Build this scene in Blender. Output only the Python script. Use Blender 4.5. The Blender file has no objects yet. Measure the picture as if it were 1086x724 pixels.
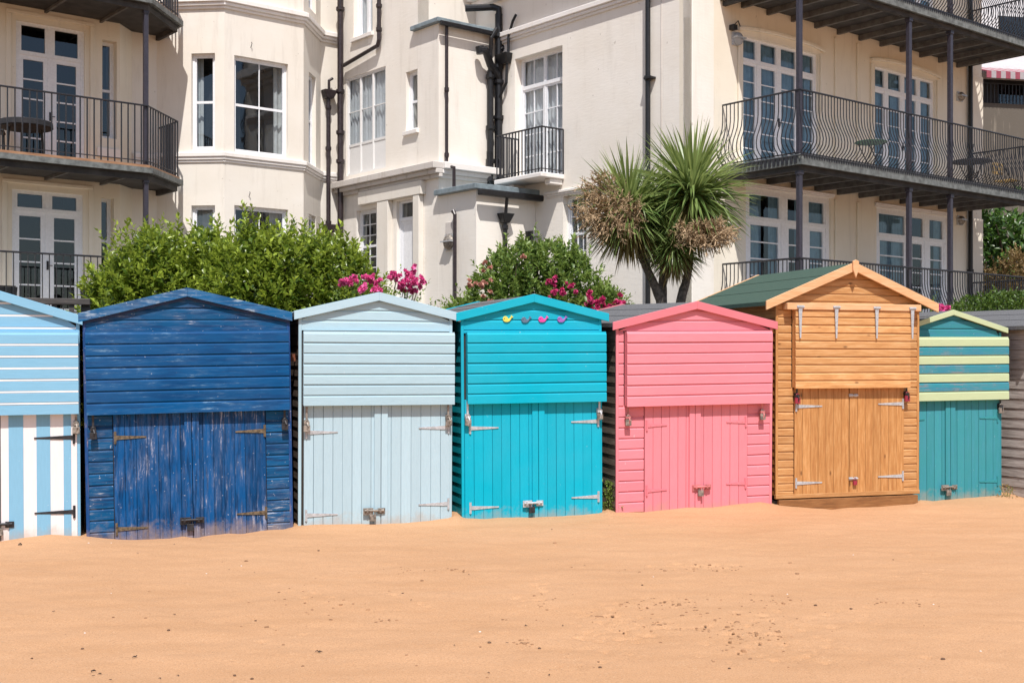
import bpy, math, random
import numpy as np
from mathutils import Vector, noise
random.seed(7)
R = math.radians
sc = bpy.context.scene
COL = sc.collection
F0 = 1310.0; CX = 543.0; HY = 385.0; EYE = 1.6

# ------------------------------------------------------------------ helpers
def lin(c, k=1.0):
    out = []
    for q in c:
        q = q / 255.0
        out.append((q / 12.92 if q <= 0.04045 else ((q + 0.055) / 1.055) ** 2.4) * k)
    return tuple(out) + (1.0,)

class MB:
    def __init__(self, T=None):
        self.v = []; self.f = []; self.r = []; self.m = []; self.T = T
    def add(self, vs, fs, r=None, m=0):
        o = len(self.v)
        if self.T: vs = [self.T(*p) for p in vs]
        self.v.extend([tuple(p) for p in vs])
        if r is None: r = random.random()
        for q in fs:
            self.f.append(tuple(o + i for i in q)); self.r.append(r); self.m.append(m)
    def hexa(self, p, r=None, m=0):
        self.add(p, [(3,2,1,0),(4,5,6,7),(0,1,5,4),(1,2,6,5),(2,3,7,6),(3,0,4,7)], r, m)
    def box(self, x0, x1, y0, y1, z0, z1, r=None, m=0):
        if x0 > x1: x0, x1 = x1, x0
        if y0 > y1: y0, y1 = y1, y0
        if z0 > z1: z0, z1 = z1, z0
        self.hexa([(x0,y0,z0),(x1,y0,z0),(x1,y1,z0),(x0,y1,z0),(x0,y0,z1),(x1,y0,z1),(x1,y1,z1),(x0,y1,z1)], r, m)
    def prism_y(self, poly, y0, y1, r=None, m=0):     # polygon in x,z (counter-clockwise seen from -y)
        n = len(poly)
        vs = [(a, y0, b) for a, b in poly] + [(a, y1, b) for a, b in poly]
        fs = [tuple(range(n)), tuple(range(2*n-1, n-1, -1))]
        for i in range(n):
            j = (i+1) % n; fs.append((i, i+n, j+n, j))
        self.add(vs, fs, r, m)
    def prism_z(self, poly, z0, z1, r=None, m=0):
        n = len(poly)
        vs = [(a, b, z0) for a, b in poly] + [(a, b, z1) for a, b in poly]
        fs = [tuple(range(n-1, -1, -1)), tuple(range(n, 2*n))]
        for i in range(n):
            j = (i+1) % n; fs.append((i, j, j+n, i+n))
        self.add(vs, fs, r, m)
    def tube(self, pts, rad, n=8, r=None, m=0, caps=True):
        pts = [Vector(p) for p in pts]
        if self.T: pts = [Vector(self.T(*p)) for p in pts]
        T = self.T; self.T = None
        rings = []
        k = len(pts)
        rr = rad if isinstance(rad, (list, tuple)) else [rad]*k
        prev = None
        for i in range(k):
            if i == 0: d = pts[1]-pts[0]
            elif i == k-1: d = pts[-1]-pts[-2]
            else: d = (pts[i+1]-pts[i]).normalized()+(pts[i]-pts[i-1]).normalized()
            if d.length < 1e-9: d = Vector((0,0,1))
            d.normalize()
            if prev is None:
                a = Vector((0,0,1)) if abs(d.z) < 0.9 else Vector((1,0,0))
                x = d.cross(a).normalized()
            else:
                x = prev - d*prev.dot(d)
                x = x.normalized() if x.length > 1e-6 else d.orthogonal().normalized()
            prev = x
            y = d.cross(x)
            rings.append([pts[i] + (x*math.cos(2*math.pi*q/n+math.pi/n)+y*math.sin(2*math.pi*q/n+math.pi/n))*rr[i] for q in range(n)])
        vs = [p for g in rings for p in g]; fs = []
        for i in range(k-1):
            for q in range(n):
                w = (q+1) % n
                fs.append((i*n+q, i*n+w, (i+1)*n+w, (i+1)*n+q))
        if caps:
            fs.append(tuple(range(n-1,-1,-1))); fs.append(tuple((k-1)*n+q for q in range(n)))
        self.add(vs, fs, r, m)
        self.T = T
    def lathe(self, c, prof, n=16, r=None, m=0, axis='z'):  # prof: (radius, height)
        vs = []
        for (a, h) in prof:
            for q in range(n):
                t = 2*math.pi*q/n
                if axis == 'z': vs.append((c[0]+a*math.cos(t), c[1]+a*math.sin(t), c[2]+h))
                else: vs.append((c[0]+a*math.cos(t), c[1]-h, c[2]+a*math.sin(t)))
        fs = []
        k = len(prof)
        for i in range(k-1):
            for q in range(n):
                w = (q+1) % n
                fs.append((i*n+q, i*n+w, (i+1)*n+w, (i+1)*n+q))
        fs.append(tuple(range(n-1,-1,-1))); fs.append(tuple((k-1)*n+q for q in range(n)))
        self.add(vs, fs, r, m)
    def build(self, name, mats, parent=None, smooth=False, bevel=0.0):
        me = bpy.data.meshes.new(name)
        me.from_pydata(self.v, [], self.f)
        if not isinstance(mats, (list, tuple)): mats = [mats]
        for x in mats: me.materials.append(x)
        if len(mats) > 1: me.polygons.foreach_set('material_index', self.m)
        at = me.attributes.new('rnd', 'FLOAT', 'FACE')
        at.data.foreach_set('value', self.r)
        if smooth: me.polygons.foreach_set('use_smooth', [True]*len(self.f))
        me.update()
        o = bpy.data.objects.new(name, me); COL.objects.link(o)
        if parent: o.parent = parent
        if bevel:
            b = o.modifiers.new('edge', 'BEVEL'); b.width = bevel; b.segments = 1; b.limit_method = 'ANGLE'
        return o

def thing(name, label, cat, loc=(0,0,0), rz=0, group=None):
    o = bpy.data.objects.new(name, None); COL.objects.link(o)
    o.location = loc; o.rotation_euler = (0,0,rz); o.empty_display_size = 0.3
    o['label'] = label; o['category'] = cat
    if group: o['group'] = group
    return o
def tag(o, label, cat, group=None, kind=None):
    o['label'] = label; o['category'] = cat
    if group: o['group'] = group
    if kind: o['kind'] = kind
    return o

# ------------------------------------------------------------------ materials
class NT:
    def __init__(self, name):
        self.m = bpy.data.materials.new(name); self.m.use_nodes = True
        self.t = self.m.node_tree; self.n = self.t.nodes; self.l = self.t.links
        self.b = self.n['Principled BSDF']; self.out = self.n['Material Output']
    def node(self, ty, **kw):
        x = self.n.new(ty)
        for k, v in kw.items():
            if k in x.inputs: x.inputs[k].default_value = v
            else: setattr(x, k, v)
        return x
    def coords(self, scale=(1,1,1), kind='Object'):
        tc = self.node('ShaderNodeTexCoord'); mp = self.node('ShaderNodeMapping')
        mp.inputs['Scale'].default_value = scale
        self.l.new(tc.outputs[kind], mp.inputs['Vector']); return mp.outputs[0]
    def noise(self, vec, scale, detail=4, rough=0.55):
        x = self.node('ShaderNodeTexNoise'); x.inputs['Scale'].default_value = scale
        x.inputs['Detail'].default_value = detail; x.inputs['Roughness'].default_value = rough
        self.l.new(vec, x.inputs['Vector']); return x.outputs['Fac']
    def ramp(self, fac, stops):
        x = self.node('ShaderNodeValToRGB'); e = x.color_ramp.elements
        while len(e) < len(stops): e.new(0.5)
        for i, (p, c) in enumerate(stops):
            e[i].position = p; e[i].color = c if len(c) == 4 else tuple(c)+(1,)
        self.l.new(fac, x.inputs[0]); return x.outputs[0]
    def mix(self, fac, a, b, mode='MIX'):
        x = self.node('ShaderNodeMix'); x.data_type = 'RGBA'; x.blend_type = mode
        for s, i in ((fac, 0), (a, 6), (b, 7)):
            if hasattr(s, 'links') : self.l.new(s, x.inputs[i])
            else: x.inputs[i].default_value = s
        return x.outputs[2]
    def math(self, op, a, b=0.0, clamp=False):
        x = self.node('ShaderNodeMath'); x.operation = op; x.use_clamp = clamp
        for s, i in ((a, 0), (b, 1)):
            if hasattr(s, 'links'): self.l.new(s, x.inputs[i])
            else: x.inputs[i].default_value = s
        return x.outputs[0]
    def rnd(self):
        x = self.node('ShaderNodeAttribute'); x.attribute_name = 'rnd'; return x.outputs['Fac']
    def col(self, s):
        if hasattr(s, 'links'): self.l.new(s, self.b.inputs['Base Color'])
        else: self.b.inputs['Base Color'].default_value = s
    def bump(self, h, strength=0.3, dist=0.01):
        x = self.node('ShaderNodeBump'); x.inputs['Strength'].default_value = strength
        x.inputs['Distance'].default_value = dist
        self.l.new(h, x.inputs['Height']); self.l.new(x.outputs[0], self.b.inputs['Normal'])
    def rough(self, v): self.b.inputs['Roughness'].default_value = v

def g4(v): return (v, v, v, 1)

def paint_wood(name, c, wear=(0.5,0.45,0.4,1), amount=0.1, axis='x', var=0.14, dark=None, rough=0.5, grain=0.35, chips=0.3):
    """painted boards: tone varies per board, grain along the board, paint worn in streaks, dirt"""
    t = NT(name)
    st = {'x': (1, 1, 9), 'z': (9, 9, 1), 'y': (9, 1, 9)}[axis]
    v = t.coords(st)
    v1 = t.coords((1,1,1))
    g = t.noise(v, 7, 6, 0.7)
    big = t.noise(v1, 2.1, 4, 0.6)
    r = t.rnd()
    base = t.mix(t.math('MULTIPLY', r, 1.0), tuple(x*(1-var) for x in c[:3])+(1,), tuple(min(1, x*(1+var*0.6)) for x in c[:3])+(1,))
    base = t.mix(t.math('MULTIPLY', t.ramp(g, [(0.35, g4(1)), (0.6, g4(0))]), grain*0.55), base, tuple(x*0.62 for x in c[:3])+(1,))
    if dark is not None:
        dm = t.ramp(t.noise(v, 3.1, 5, 0.6), [(0.48, g4(0)), (0.62, g4(1))])
        base = t.mix(t.math('MULTIPLY', dm, 0.75), base, dark)
    # worn streaks
    w1 = t.noise(v, 4.3, 8, 0.75)
    w = t.math('ADD', t.math('MULTIPLY', w1, 0.75), t.math('MULTIPLY', big, 0.35))
    lo = 0.78 - 0.28*amount
    msk = t.ramp(w, [(lo, g4(0)), (lo+0.035, g4(1))])
    scf = t.ramp(w, [(lo-0.09, g4(0)), (lo+0.02, g4(1))])
    base = t.mix(t.math('MULTIPLY', scf, min(0.4, 0.04+amount*0.42)), base, tuple(a*0.62+b*0.38 for a, b in zip(c[:3], wear[:3]))+(1,))
    patch = t.ramp(t.noise(v1, 2.4, 4, 0.62), [(0.48, g4(0.06)), (0.58, g4(1))])
    base = t.mix(t.math('MULTIPLY', t.math('MULTIPLY', msk, patch), min(0.9, 0.3+amount*0.9)), base, wear)
    # slow fading of the paint, and sand dust thrown up against the foot of the boards
    fade = t.ramp(t.noise(v1, 1.1, 3, 0.6), [(0.35, g4(0)), (0.7, g4(1))])
    base = t.mix(t.math('MULTIPLY', fade, 0.30), base, tuple(min(1, x*0.86+0.10*max(c[:3])+0.02) for x in c[:3])+(1,))
    tcz = t.node('ShaderNodeTexCoord'); sx = t.node('ShaderNodeSeparateXYZ'); t.l.new(tcz.outputs['Object'], sx.inputs[0])
    low = t.math('SUBTRACT', t.math('MULTIPLY', t.noise(v1, 7, 5, 0.7), 1.3), t.math('MULTIPLY', sx.outputs['Z'], 2.6))
    base = t.mix(t.math('MULTIPLY', t.ramp(low, [(0.35, g4(0)), (0.75, g4(1))]), 0.45), base, (0.42, 0.29, 0.19, 1))
    # small chips / spots
    if chips:
        sp = t.ramp(t.noise(v1, 38, 2, 0.5), [(0.755-0.05*chips, g4(0)), (0.78-0.05*chips, g4(1))])
        base = t.mix(t.math('MULTIPLY', sp, 0.7), base, tuple(min(1, x*0.6+0.35) for x in c[:3])+(1,))
        sp2 = t.ramp(t.noise(v1, 23, 2, 0.5), [(0.23, g4(1)), (0.255, g4(0))])
        base = t.mix(t.math('MULTIPLY', sp2, 0.55*chips), base, tuple(x*0.3 for x in c[:3])+(1,))
    t.col(base)
    t.rough(rough+0.12); t.b.inputs['Specular IOR Level'].default_value = 0.13
    h = t.math('SUBTRACT', t.math('MULTIPLY', g, 0.6), t.math('MULTIPLY', msk, 0.35))
    t.bump(h, 0.45, 0.004)
    return t.m

def bare_wood(name, c1, c2, c3, axis='x', knots=True, rough=0.6, var=0.25):
    t = NT(name)
    st = {'x': (0.8, 8, 8), 'z': (8, 8, 0.8), 'y': (8, 0.8, 8)}[axis]
    r = t.rnd()
    tc = t.node('ShaderNodeTexCoord'); mp = t.node('ShaderNodeMapping'); mp.inputs['Scale'].default_value = st
    cb = t.node('ShaderNodeCombineXYZ')
    for i in range(3): t.l.new(t.math('MULTIPLY', r, 23.0+7*i), cb.inputs[i])
    ad = t.node('ShaderNodeVectorMath'); ad.operation = 'ADD'
    t.l.new(tc.outputs['Object'], ad.inputs[0]); t.l.new(cb.outputs[0], ad.inputs[1]); t.l.new(ad.outputs[0], mp.inputs[0])
    v = mp.outputs[0]
    g = t.noise(v, 5, 6, 0.65)
    base = t.ramp(g, [(0.3, c1), (0.5, c2), (0.7, c3)])
    base = t.mix(t.math('MULTIPLY', r, var), base, tuple(x*0.6 for x in c2[:3])+(1,))
    if knots:
        mk = t.node('ShaderNodeMapping'); mk.inputs['Scale'].default_value = {'x': (2.2, 5, 5), 'z': (5, 5, 2.2), 'y': (5, 2.2, 5)}[axis]
        t.l.new(ad.outputs[0], mk.inputs[0])
        vo = t.node('ShaderNodeTexVoronoi'); vo.inputs['Scale'].default_value = 1.5; t.l.new(mk.outputs[0], vo.inputs['Vector'])
        k = t.ramp(vo.outputs['Distance'], [(0.05, g4(1)), (0.12, g4(0))])
        base = t.mix(t.math('MULTIPLY', k, 0.75), base, tuple(x*0.28 for x in c1[:3])+(1,))
    t.col(base); t.rough(rough); t.bump(g, 0.35, 0.004)
    return t.m

def stucco(name, c, dirt=0.25, scale=1.0, lines=0.3):
    t = NT(name)
    v = t.coords()
    a = t.noise(v, 0.7, 5, 0.6); b = t.noise(v, 6*scale, 6, 0.6)
    vs = t.coords((3, 3, 0.35)); s = t.noise(vs, 1.6, 5, 0.65)
    base = t.mix(t.ramp(a, [(0.35, g4(0)), (0.7, g4(1))]), c, tuple(x*k for x, k in zip(c[:3], (0.93, 0.91, 0.88)))+(1,))
    base = t.mix(t.math('MULTIPLY', t.ramp(s, [(0.55, g4(0)), (0.75, g4(1))]), dirt), base, (0.34, 0.29, 0.23, 1))
    sp = t.ramp(t.noise(v, 9, 2, 0.4), [(0.755, g4(0)), (0.79, g4(1))])
    base = t.mix(t.math('MULTIPLY', sp, 0.45), base, (0.35, 0.3, 0.25, 1))
    t.col(base); t.rough(0.85); 
    wv = t.noise(t.coords((1, 1, 5)), 5, 3, 0.5)
    t.bump(t.math('ADD', t.math('MULTIPLY', b, 0.5), t.math('MULTIPLY', wv, lines)), 0.25, 0.02)
    return t.m

def plain(name, c, rough=0.5, metal=0.0, nscale=12, nvar=0.25, bump=0.15, dist=0.003):
    t = NT(name); v = t.coords(); n = t.noise(v, nscale, 5, 0.6)
    t.col(t.mix(t.ramp(n, [(0.35, g4(0)), (0.65, g4(1))]), tuple(x*(1-nvar) for x in c[:3])+(1,), tuple(min(1, x*(1+nvar)) for x in c[:3])+(1,)))
    t.rough(rough); t.b.inputs['Metallic'].default_value = metal
    if bump: t.bump(n, bump, dist)
    return t.m

def glass_mat(name, tint=0.75, refl=1.0):
    t = NT(name); t.n.remove(t.b)
    tr = t.node('ShaderNodeBsdfTransparent'); tr.inputs[0].default_value = (tint*0.92, tint*0.97, tint, 1)
    gl = t.node('ShaderNodeBsdfGlossy'); gl.inputs['Roughness'].default_value = 0.02
    gl.inputs[0].default_value = (0.9, 0.95, 1, 1)
    # Schlick reflectance from the angle between view ray and pane, the same from both sides
    ge = t.node('ShaderNodeNewGeometry'); dp = t.node('ShaderNodeVectorMath'); dp.operation = 'DOT_PRODUCT'
    t.l.new(ge.outputs['Incoming'], dp.inputs[0]); t.l.new(ge.outputs['Normal'], dp.inputs[1])
    sch = t.math('ADD', t.math('MULTIPLY', t.math('POWER', t.math('SUBTRACT', 1.0, t.math('ABSOLUTE', dp.outputs['Value'])), 5.0), 0.93), 0.07)
    # slight waviness of old panes
    bp = t.node('ShaderNodeBump'); bp.inputs['Strength'].default_value = 0.06; bp.inputs['Distance'].default_value = 0.02
    t.l.new(t.noise(t.coords(), 2.2, 2, 0.4), bp.inputs['Height'])
    t.l.new(bp.outputs[0], gl.inputs['Normal'])
    mx = t.node('ShaderNodeMixShader')
    t.l.new(t.math('MULTIPLY', sch, 1.25*refl, True), mx.inputs[0])
    t.l.new(tr.outputs[0], mx.inputs[1]); t.l.new(gl.outputs[0], mx.inputs[2])
    t.l.new(mx.outputs[0], t.out.inputs['Surface'])
    return t.m

def leaf_mat(name, c1, c2, trans=0.3, rough=0.42, spec=0.5):
    t = NT(name); r = t.rnd()
    base = t.ramp(r, [(0.0, c1), (0.65, tuple((a+b)/2 for a, b in zip(c1, c2))), (1.0, c2)])
    t.col(base); t.rough(rough)
    tl = t.node('ShaderNodeBsdfTranslucent')
    x = t.mix(0.5, base, tuple(min(1, q*1.5) for q in c2[:3])+(1,)); t.l.new(x, tl.inputs[0])
    mx = t.node('ShaderNodeMixShader'); mx.inputs[0].default_value = trans
    t.l.new(t.b.outputs[0], mx.inputs[1]); t.l.new(tl.outputs[0], mx.inputs[2])
    t.l.new(mx.outputs[0], t.out.inputs['Surface'])
    return t.m

def sand_mat():
    t = NT('sand'); v = t.coords()
    a = t.noise(v, 0.55, 5, 0.6); b = t.noise(v, 9, 6, 0.7); c = t.noise(v, 230, 3, 0.6); d = t.noise(t.coords((0.6, 2.2, 1)), 1.6, 5, 0.6)
    base = t.mix(t.ramp(a, [(0.3, g4(0)), (0.7, g4(1))]), (0.53, 0.295, 0.155, 1), (0.59, 0.34, 0.188, 1))
    base = t.mix(t.math('MULTIPLY', t.ramp(d, [(0.45, g4(0)), (0.7, g4(1))]), 0.4), base, (0.47, 0.25, 0.12, 1))
    base = t.mix(t.math('MULTIPLY', t.ramp(c, [(0.5, g4(0)), (0.72, g4(1))]), 0.5), base, (0.33, 0.175, 0.09, 1))
    base = t.mix(t.math('MULTIPLY', t.ramp(t.noise(v, 95, 2, 0.5), [(0.5, g4(0)), (0.72, g4(1))]), 0.42), base, (0.25, 0.135, 0.07, 1))
    base = t.mix(t.math('MULTIPLY', t.ramp(t.noise(v, 120, 2, 0.5), [(0.58, g4(0)), (0.75, g4(1))]), 0.5), base, (0.72, 0.52, 0.36, 1))
    base = t.mix(t.math('MULTIPLY', t.ramp(b, [(0.6, g4(0)), (0.8, g4(1))]), 0.22), base, (0.34, 0.19, 0.1, 1))
    t.col(base); t.rough(0.95); t.b.inputs['Specular IOR Level'].default_value = 0.15
    h = t.math('ADD', t.math('MULTIPLY', b, 0.6), t.math('MULTIPLY', t.noise(v, 60, 4, 0.6), 0.3))
    t.bump(t.math('ADD', h, t.math('MULTIPLY', c, 0.3)), 0.55, 0.022)
    return t.m

M = {}
M['sand'] = sand_mat()
M['soil'] = plain('soil', (0.10, 0.075, 0.05, 1), 0.95, nscale=8, nvar=0.4, bump=0.5, dist=0.03)
M['stucco'] = stucco('stucco_cream', (0.78, 0.735, 0.67, 1), 0.24, lines=0.15)
M['stucco_white'] = stucco('stucco_pale', (0.87, 0.825, 0.765, 1), 0.16, lines=0.45)
M['stucco_warm'] = stucco('stucco_warm', (0.82, 0.76, 0.65, 1), 0.24, lines=0.15)
M['trim'] = stucco('painted_moulding', (0.83, 0.80, 0.78, 1), 0.2)
M['trim_old'] = stucco('weathered_moulding', (0.62, 0.58, 0.55, 1), 0.75, 2)
M['winpaint'] = plain('window_paint', (0.80, 0.81, 0.84, 1), 0.4, nscale=20, nvar=0.05, bump=0.05)
M['oldpaint'] = paint_wood('peeling_window_paint', (0.78, 0.77, 0.76, 1), (0.10, 0.09, 0.08, 1), 0.35, 'z', 0.03)
M['glass'] = glass_mat('window_glass')
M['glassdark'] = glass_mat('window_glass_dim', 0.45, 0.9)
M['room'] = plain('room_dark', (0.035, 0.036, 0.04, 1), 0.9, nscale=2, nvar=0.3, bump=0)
M['curtain_white'] = plain('white_net', (0.85, 0.85, 0.86, 1), 0.9, nscale=6, nvar=0.06, bump=0.1)
M['curtain'] = plain('curtain_cloth', (0.70, 0.70, 0.68, 1), 0.9, nscale=6, nvar=0.1, bump=0.1)
M['curtain_blue'] = plain('curtain_cloth_blue', (0.24, 0.38, 0.48, 1), 0.9, nscale=6, nvar=0.15, bump=0.1)
M['iron'] = plain('black_iron', (0.022, 0.022, 0.027, 1), 0.42, nscale=30, nvar=0.3)
M['post'] = plain('iron_post_paint', (0.040, 0.036, 0.050, 1), 0.4, nscale=20, nvar=0.2)
M['pipe'] = plain('black_pipe', (0.008, 0.008, 0.010, 1), 0.4, nscale=15, nvar=0.4)
M['pipebrown'] = plain('brown_black_pipe', (0.03, 0.02, 0.022, 1), 0.35, nscale=15, nvar=0.4)
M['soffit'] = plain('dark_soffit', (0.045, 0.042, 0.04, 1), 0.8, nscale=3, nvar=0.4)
M['joist'] = plain('grey_joist', (0.12, 0.115, 0.11, 1), 0.7, nscale=6, nvar=0.3)
M['fascia'] = plain('slate_fascia', (0.14, 0.15, 0.145, 1), 0.6, nscale=9, nvar=0.4, bump=0.4, dist=0.01)
M['lead'] = plain('lead_sheet', (0.20, 0.25, 0.28, 1), 0.55, nscale=5, nvar=0.25, bump=0.3, dist=0.01)
M['deckwood'] = bare_wood('deck_boards', (0.22, 0.10, 0.05, 1), (0.36, 0.19, 0.10, 1), (0.44, 0.26, 0.15, 1), 'x', False)
M['felt_grey'] = plain('grey_roof_felt', (0.125, 0.125, 0.13, 1), 0.9, nscale=60, nvar=0.3, bump=0.6, dist=0.004)
M['felt_dark'] = plain('dark_roof_felt', (0.10, 0.095, 0.095, 1), 0.9, nscale=60, nvar=0.3, bump=0.6, dist=0.004)
M['felt_green'] = plain('green_roof_felt', (0.045, 0.085, 0.062, 1), 0.9, nscale=70, nvar=0.22, bump=0.6, dist=0.004)
M['metal'] = plain('galvanised_metal', (0.50, 0.52, 0.55, 1), 0.5, 0.35, nscale=40, nvar=0.2)
M['metalrust'] = plain('weathered_metal', (0.27, 0.24, 0.21, 1), 0.6, 0.5, nscale=30, nvar=0.5)
M['metaldark'] = plain('dark_metal', (0.03, 0.03, 0.035, 1), 0.5, 0.3, nscale=30, nvar=0.4)
M['brass'] = plain('tarnished_brass', (0.19, 0.15, 0.10, 1), 0.5, 0.6, nscale=30, nvar=0.5)
M['red'] = plain('red_plastic', (0.30, 0.025, 0.05, 1), 0.4, nvar=0.1)
M['black'] = plain('black_plastic', (0.015, 0.015, 0.017, 1), 0.45, nvar=0.2)
M['lampglass'] = plain('lamp_glass', (0.35, 0.37, 0.40, 1), 0.2, nvar=0.1)
M['concrete'] = stucco('old_render', (0.13, 0.11, 0.09, 1), 1.0, 2)
M['bark'] = plain('cordyline_bark', (0.13, 0.105, 0.085, 1), 0.9, nscale=22, nvar=0.5, bump=0.8, dist=0.02)
M['stem'] = plain('shrub_stem', (0.09, 0.065, 0.045, 1), 0.9, nscale=15, nvar=0.3)
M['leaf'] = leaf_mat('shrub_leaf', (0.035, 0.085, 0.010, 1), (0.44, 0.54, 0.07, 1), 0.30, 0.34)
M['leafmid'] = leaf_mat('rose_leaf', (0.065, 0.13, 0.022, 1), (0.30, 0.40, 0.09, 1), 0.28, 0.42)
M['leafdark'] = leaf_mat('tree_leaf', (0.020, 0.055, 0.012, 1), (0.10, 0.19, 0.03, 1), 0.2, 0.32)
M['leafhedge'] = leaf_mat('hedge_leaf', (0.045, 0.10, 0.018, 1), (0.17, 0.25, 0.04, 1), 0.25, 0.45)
M['leafdry'] = leaf_mat('dry_leaf', (0.16, 0.10, 0.04, 1), (0.34, 0.24, 0.10, 1), 0.25, 0.6)
M['blade'] = leaf_mat('cordyline_blade', (0.075, 0.14, 0.035, 1), (0.42, 0.50, 0.17, 1), 0.28, 0.36)
M['bladeold'] = leaf_mat('cordyline_old_blade', (0.15, 0.12, 0.045, 1), (0.36, 0.29, 0.12, 1), 0.2, 0.5)
M['panicle'] = plain('dry_flower_stalk', (0.42, 0.295, 0.175, 1), 0.8, nscale=20, nvar=0.45, bump=0)
M['rose'] = leaf_mat('rose_petal', (0.72, 0.035, 0.26, 1), (0.92, 0.22, 0.48, 1), 0.25, 0.6)
M['rosered'] = leaf_mat('dark_rose_petal', (0.52, 0.02, 0.14, 1), (0.80, 0.10, 0.30, 1), 0.2, 0.6)
M['rosepale'] = leaf_mat('faded_rose_petal', (0.5, 0.22, 0.16, 1), (0.7, 0.4, 0.32, 1), 0.25, 0.6)
M['fencewood'] = bare_wood('old_fence_wood', (0.035, 0.03, 0.028, 1), (0.07, 0.06, 0.055, 1), (0.13, 0.11, 0.10, 1), 'x', False)
M['tablegreen'] = plain('green_table_paint', (0.03, 0.09, 0.055, 1), 0.5, nvar=0.2)
M['cloth'] = plain('black_cloth', (0.018, 0.018, 0.022, 1), 0.85, nvar=0.3)
M['teak'] = bare_wood('chair_teak', (0.28, 0.17, 0.06, 1), (0.42, 0.29, 0.12, 1), (0.5, 0.36, 0.17, 1), 'x', False)

# ------------------------------------------------------------------ camera, light
cam = bpy.data.cameras.new('camera'); co = bpy.data.objects.new('camera', cam); COL.objects.link(co)
co.location = (0, 0, EYE); co.rotation_euler = (R(90), 0, 0)
cam.sensor_width = 36; cam.lens = F0/1086*36; cam.shift_y = (HY-362)/1086; cam.clip_end = 3000; cam.clip_start = 0.05
sc.camera = co
SUN = Vector((0.062, -0.530, 0.846)).normalized()
w = bpy.data.worlds.new('World'); sc.world = w; w.use_nodes = True
sky = w.node_tree.nodes.new('ShaderNodeTexSky'); sky.sky_type = 'NISHITA'; sky.sun_disc = False
sky.sun_elevation = math.asin(SUN.z); sky.sun_rotation = math.atan2(SUN.x, SUN.y)
w.node_tree.links.new(sky.outputs[0], w.node_tree.nodes['Background'].inputs[0])
w.node_tree.nodes['Background'].inputs[1].default_value = 0.10
sl = bpy.data.lights.new('sun', 'SUN'); sl.energy = 4.6; sl.angle = R(0.53); sl.color = (1.0, 0.955, 0.90)
so = bpy.data.objects.new('sun', sl); COL.objects.link(so)
so.rotation_euler = SUN.to_track_quat('Z', 'Y').to_euler(); so.location = (0, -5, 20)
sc.view_settings.view_transform = 'Standard'; sc.view_settings.look = 'None'
sc.view_settings.exposure = 0.25; sc.view_settings.gamma = 1.0
sc.cycles.max_bounces = 8; sc.cycles.transparent_max_bounces = 12

# ------------------------------------------------------------------ row of huts: geometry of the row line
TAN = 0.3246; Z0 = 12.71; AH = math.atan(TAN); HX, HYv = math.cos(AH), math.sin(AH)
def row_pt(px, back=0.0):
    k = (px-CX)/F0; z0 = Z0 + back/HX
    Y = z0/(1-TAN*k); return (k*Y, Y)

# ------------------------------------------------------------------ sand
BASE = [(-200,576),(0,573.5),(15,571),(50,566),(89,568),(116,571),(140,572),(180,570.4),(194,568),(207,569.5),(221,567),(242,565),(257,565.6),(277,562),(301,560.8),(315,557),
 (335,555.4),(393,555),(430,554),(455,551.5),(476,548.6),(484,545),(492,548.6),(515,549.8),(528,548.2),(557,547.9),(596,546.7),(635,543.8),(645,541),(653,543),(682,542.5),(708,539.6),(733,537.2),(754,537.8),(775,534.8),
 (806,531.8),(822,534.5),(840,536.5),(860,537.8),(882,539.6),(900,537.7),(931,536.8),(969,533.7),(976,531.2),(989,532.5),(1010,530.5),(1024,529.3),(1057,526.7),(1068,525.7),(1086,528.6),(1300,524)]
def base_h(x, y):
    px = CX+F0*x/max(y, 5.0)
    if px <= BASE[0][0]: b = BASE[0][1]
    elif px >= BASE[-1][0]: return 0.0
    else:
        for (p0, y0), (p1, y1) in zip(BASE, BASE[1:]):
            if p0 <= px <= p1: b = y0+(y1-y0)*(px-p0)/(p1-p0); break
    Y = Z0/(1-TAN*(px-CX)/F0)
    return EYE-(b-HY)*Y/F0
def sand_height(x, y):
    h = 0.022*noise.noise((x*0.45, y*0.6, 0.3)) + 0.012*noise.noise((x*1.6, y*2.1, 4.1)) + 0.009*noise.noise((x*4.2, y*5.1, 9.1)) + 0.0035*noise.noise((x*13.0, y*15.0, 1.1))
    dl = y - (Z0 + TAN*x)            # distance in front of the row line
    if -1.6 < dl < 2.5:
        k = math.exp(-((dl+0.02)/0.34)**2)
        if dl > -0.02: k = 1.0
        h = h*(1-k) + k*(base_h(x, y)+0.004*noise.noise((x*6.2, y*7.1, 9.1)))
    return h
FOOT = []
rf = random.Random(11)
for (px, py, n, sx, sy) in [(660,668,70,45,14),(745,600,40,60,5),(575,625,12,14,10),(555,638,8,22,4),(655,655,26,60,14),(790,668,50,60,20),(690,640,14,60,12),
                            (480,606,10,26,3),(430,632,12,30,12),(340,632,12,30,12),(900,650,22,70,25),(980,600,12,50,20),(330,670,10,60,25),(840,690,30,80,18),(600,690,16,90,18)]:
    for i in range(n):
        a = px + rf.gauss(0, sx*0.55); b = py + rf.gauss(0, sy*0.55)
        if b < 575: continue
        Y = F0*EYE/(b-HY); FOOT.append(((a-CX)/F0*Y, Y, rf.uniform(0.018, 0.045), rf.uniform(0.006, 0.016)))
def axis(lo, hi, fine, far):
    out = list(np.arange(lo, hi+fine*0.5, fine)); s = fine; a = hi
    while a < far: s *= 1.35; a += s; out.append(a)
    s = fine; a = lo
    while a > -far: s *= 1.35; a -= s; out.insert(0, a)
    return out
xs = axis(-5.2, 7.0, 0.026, 900); ys = axis(6.6, 16.2, 0.03, 900)
ft = {}
for q in FOOT: ft.setdefault((int(q[0]//0.25), int(q[1]//0.25)), []).append(q)
vv = []
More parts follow.
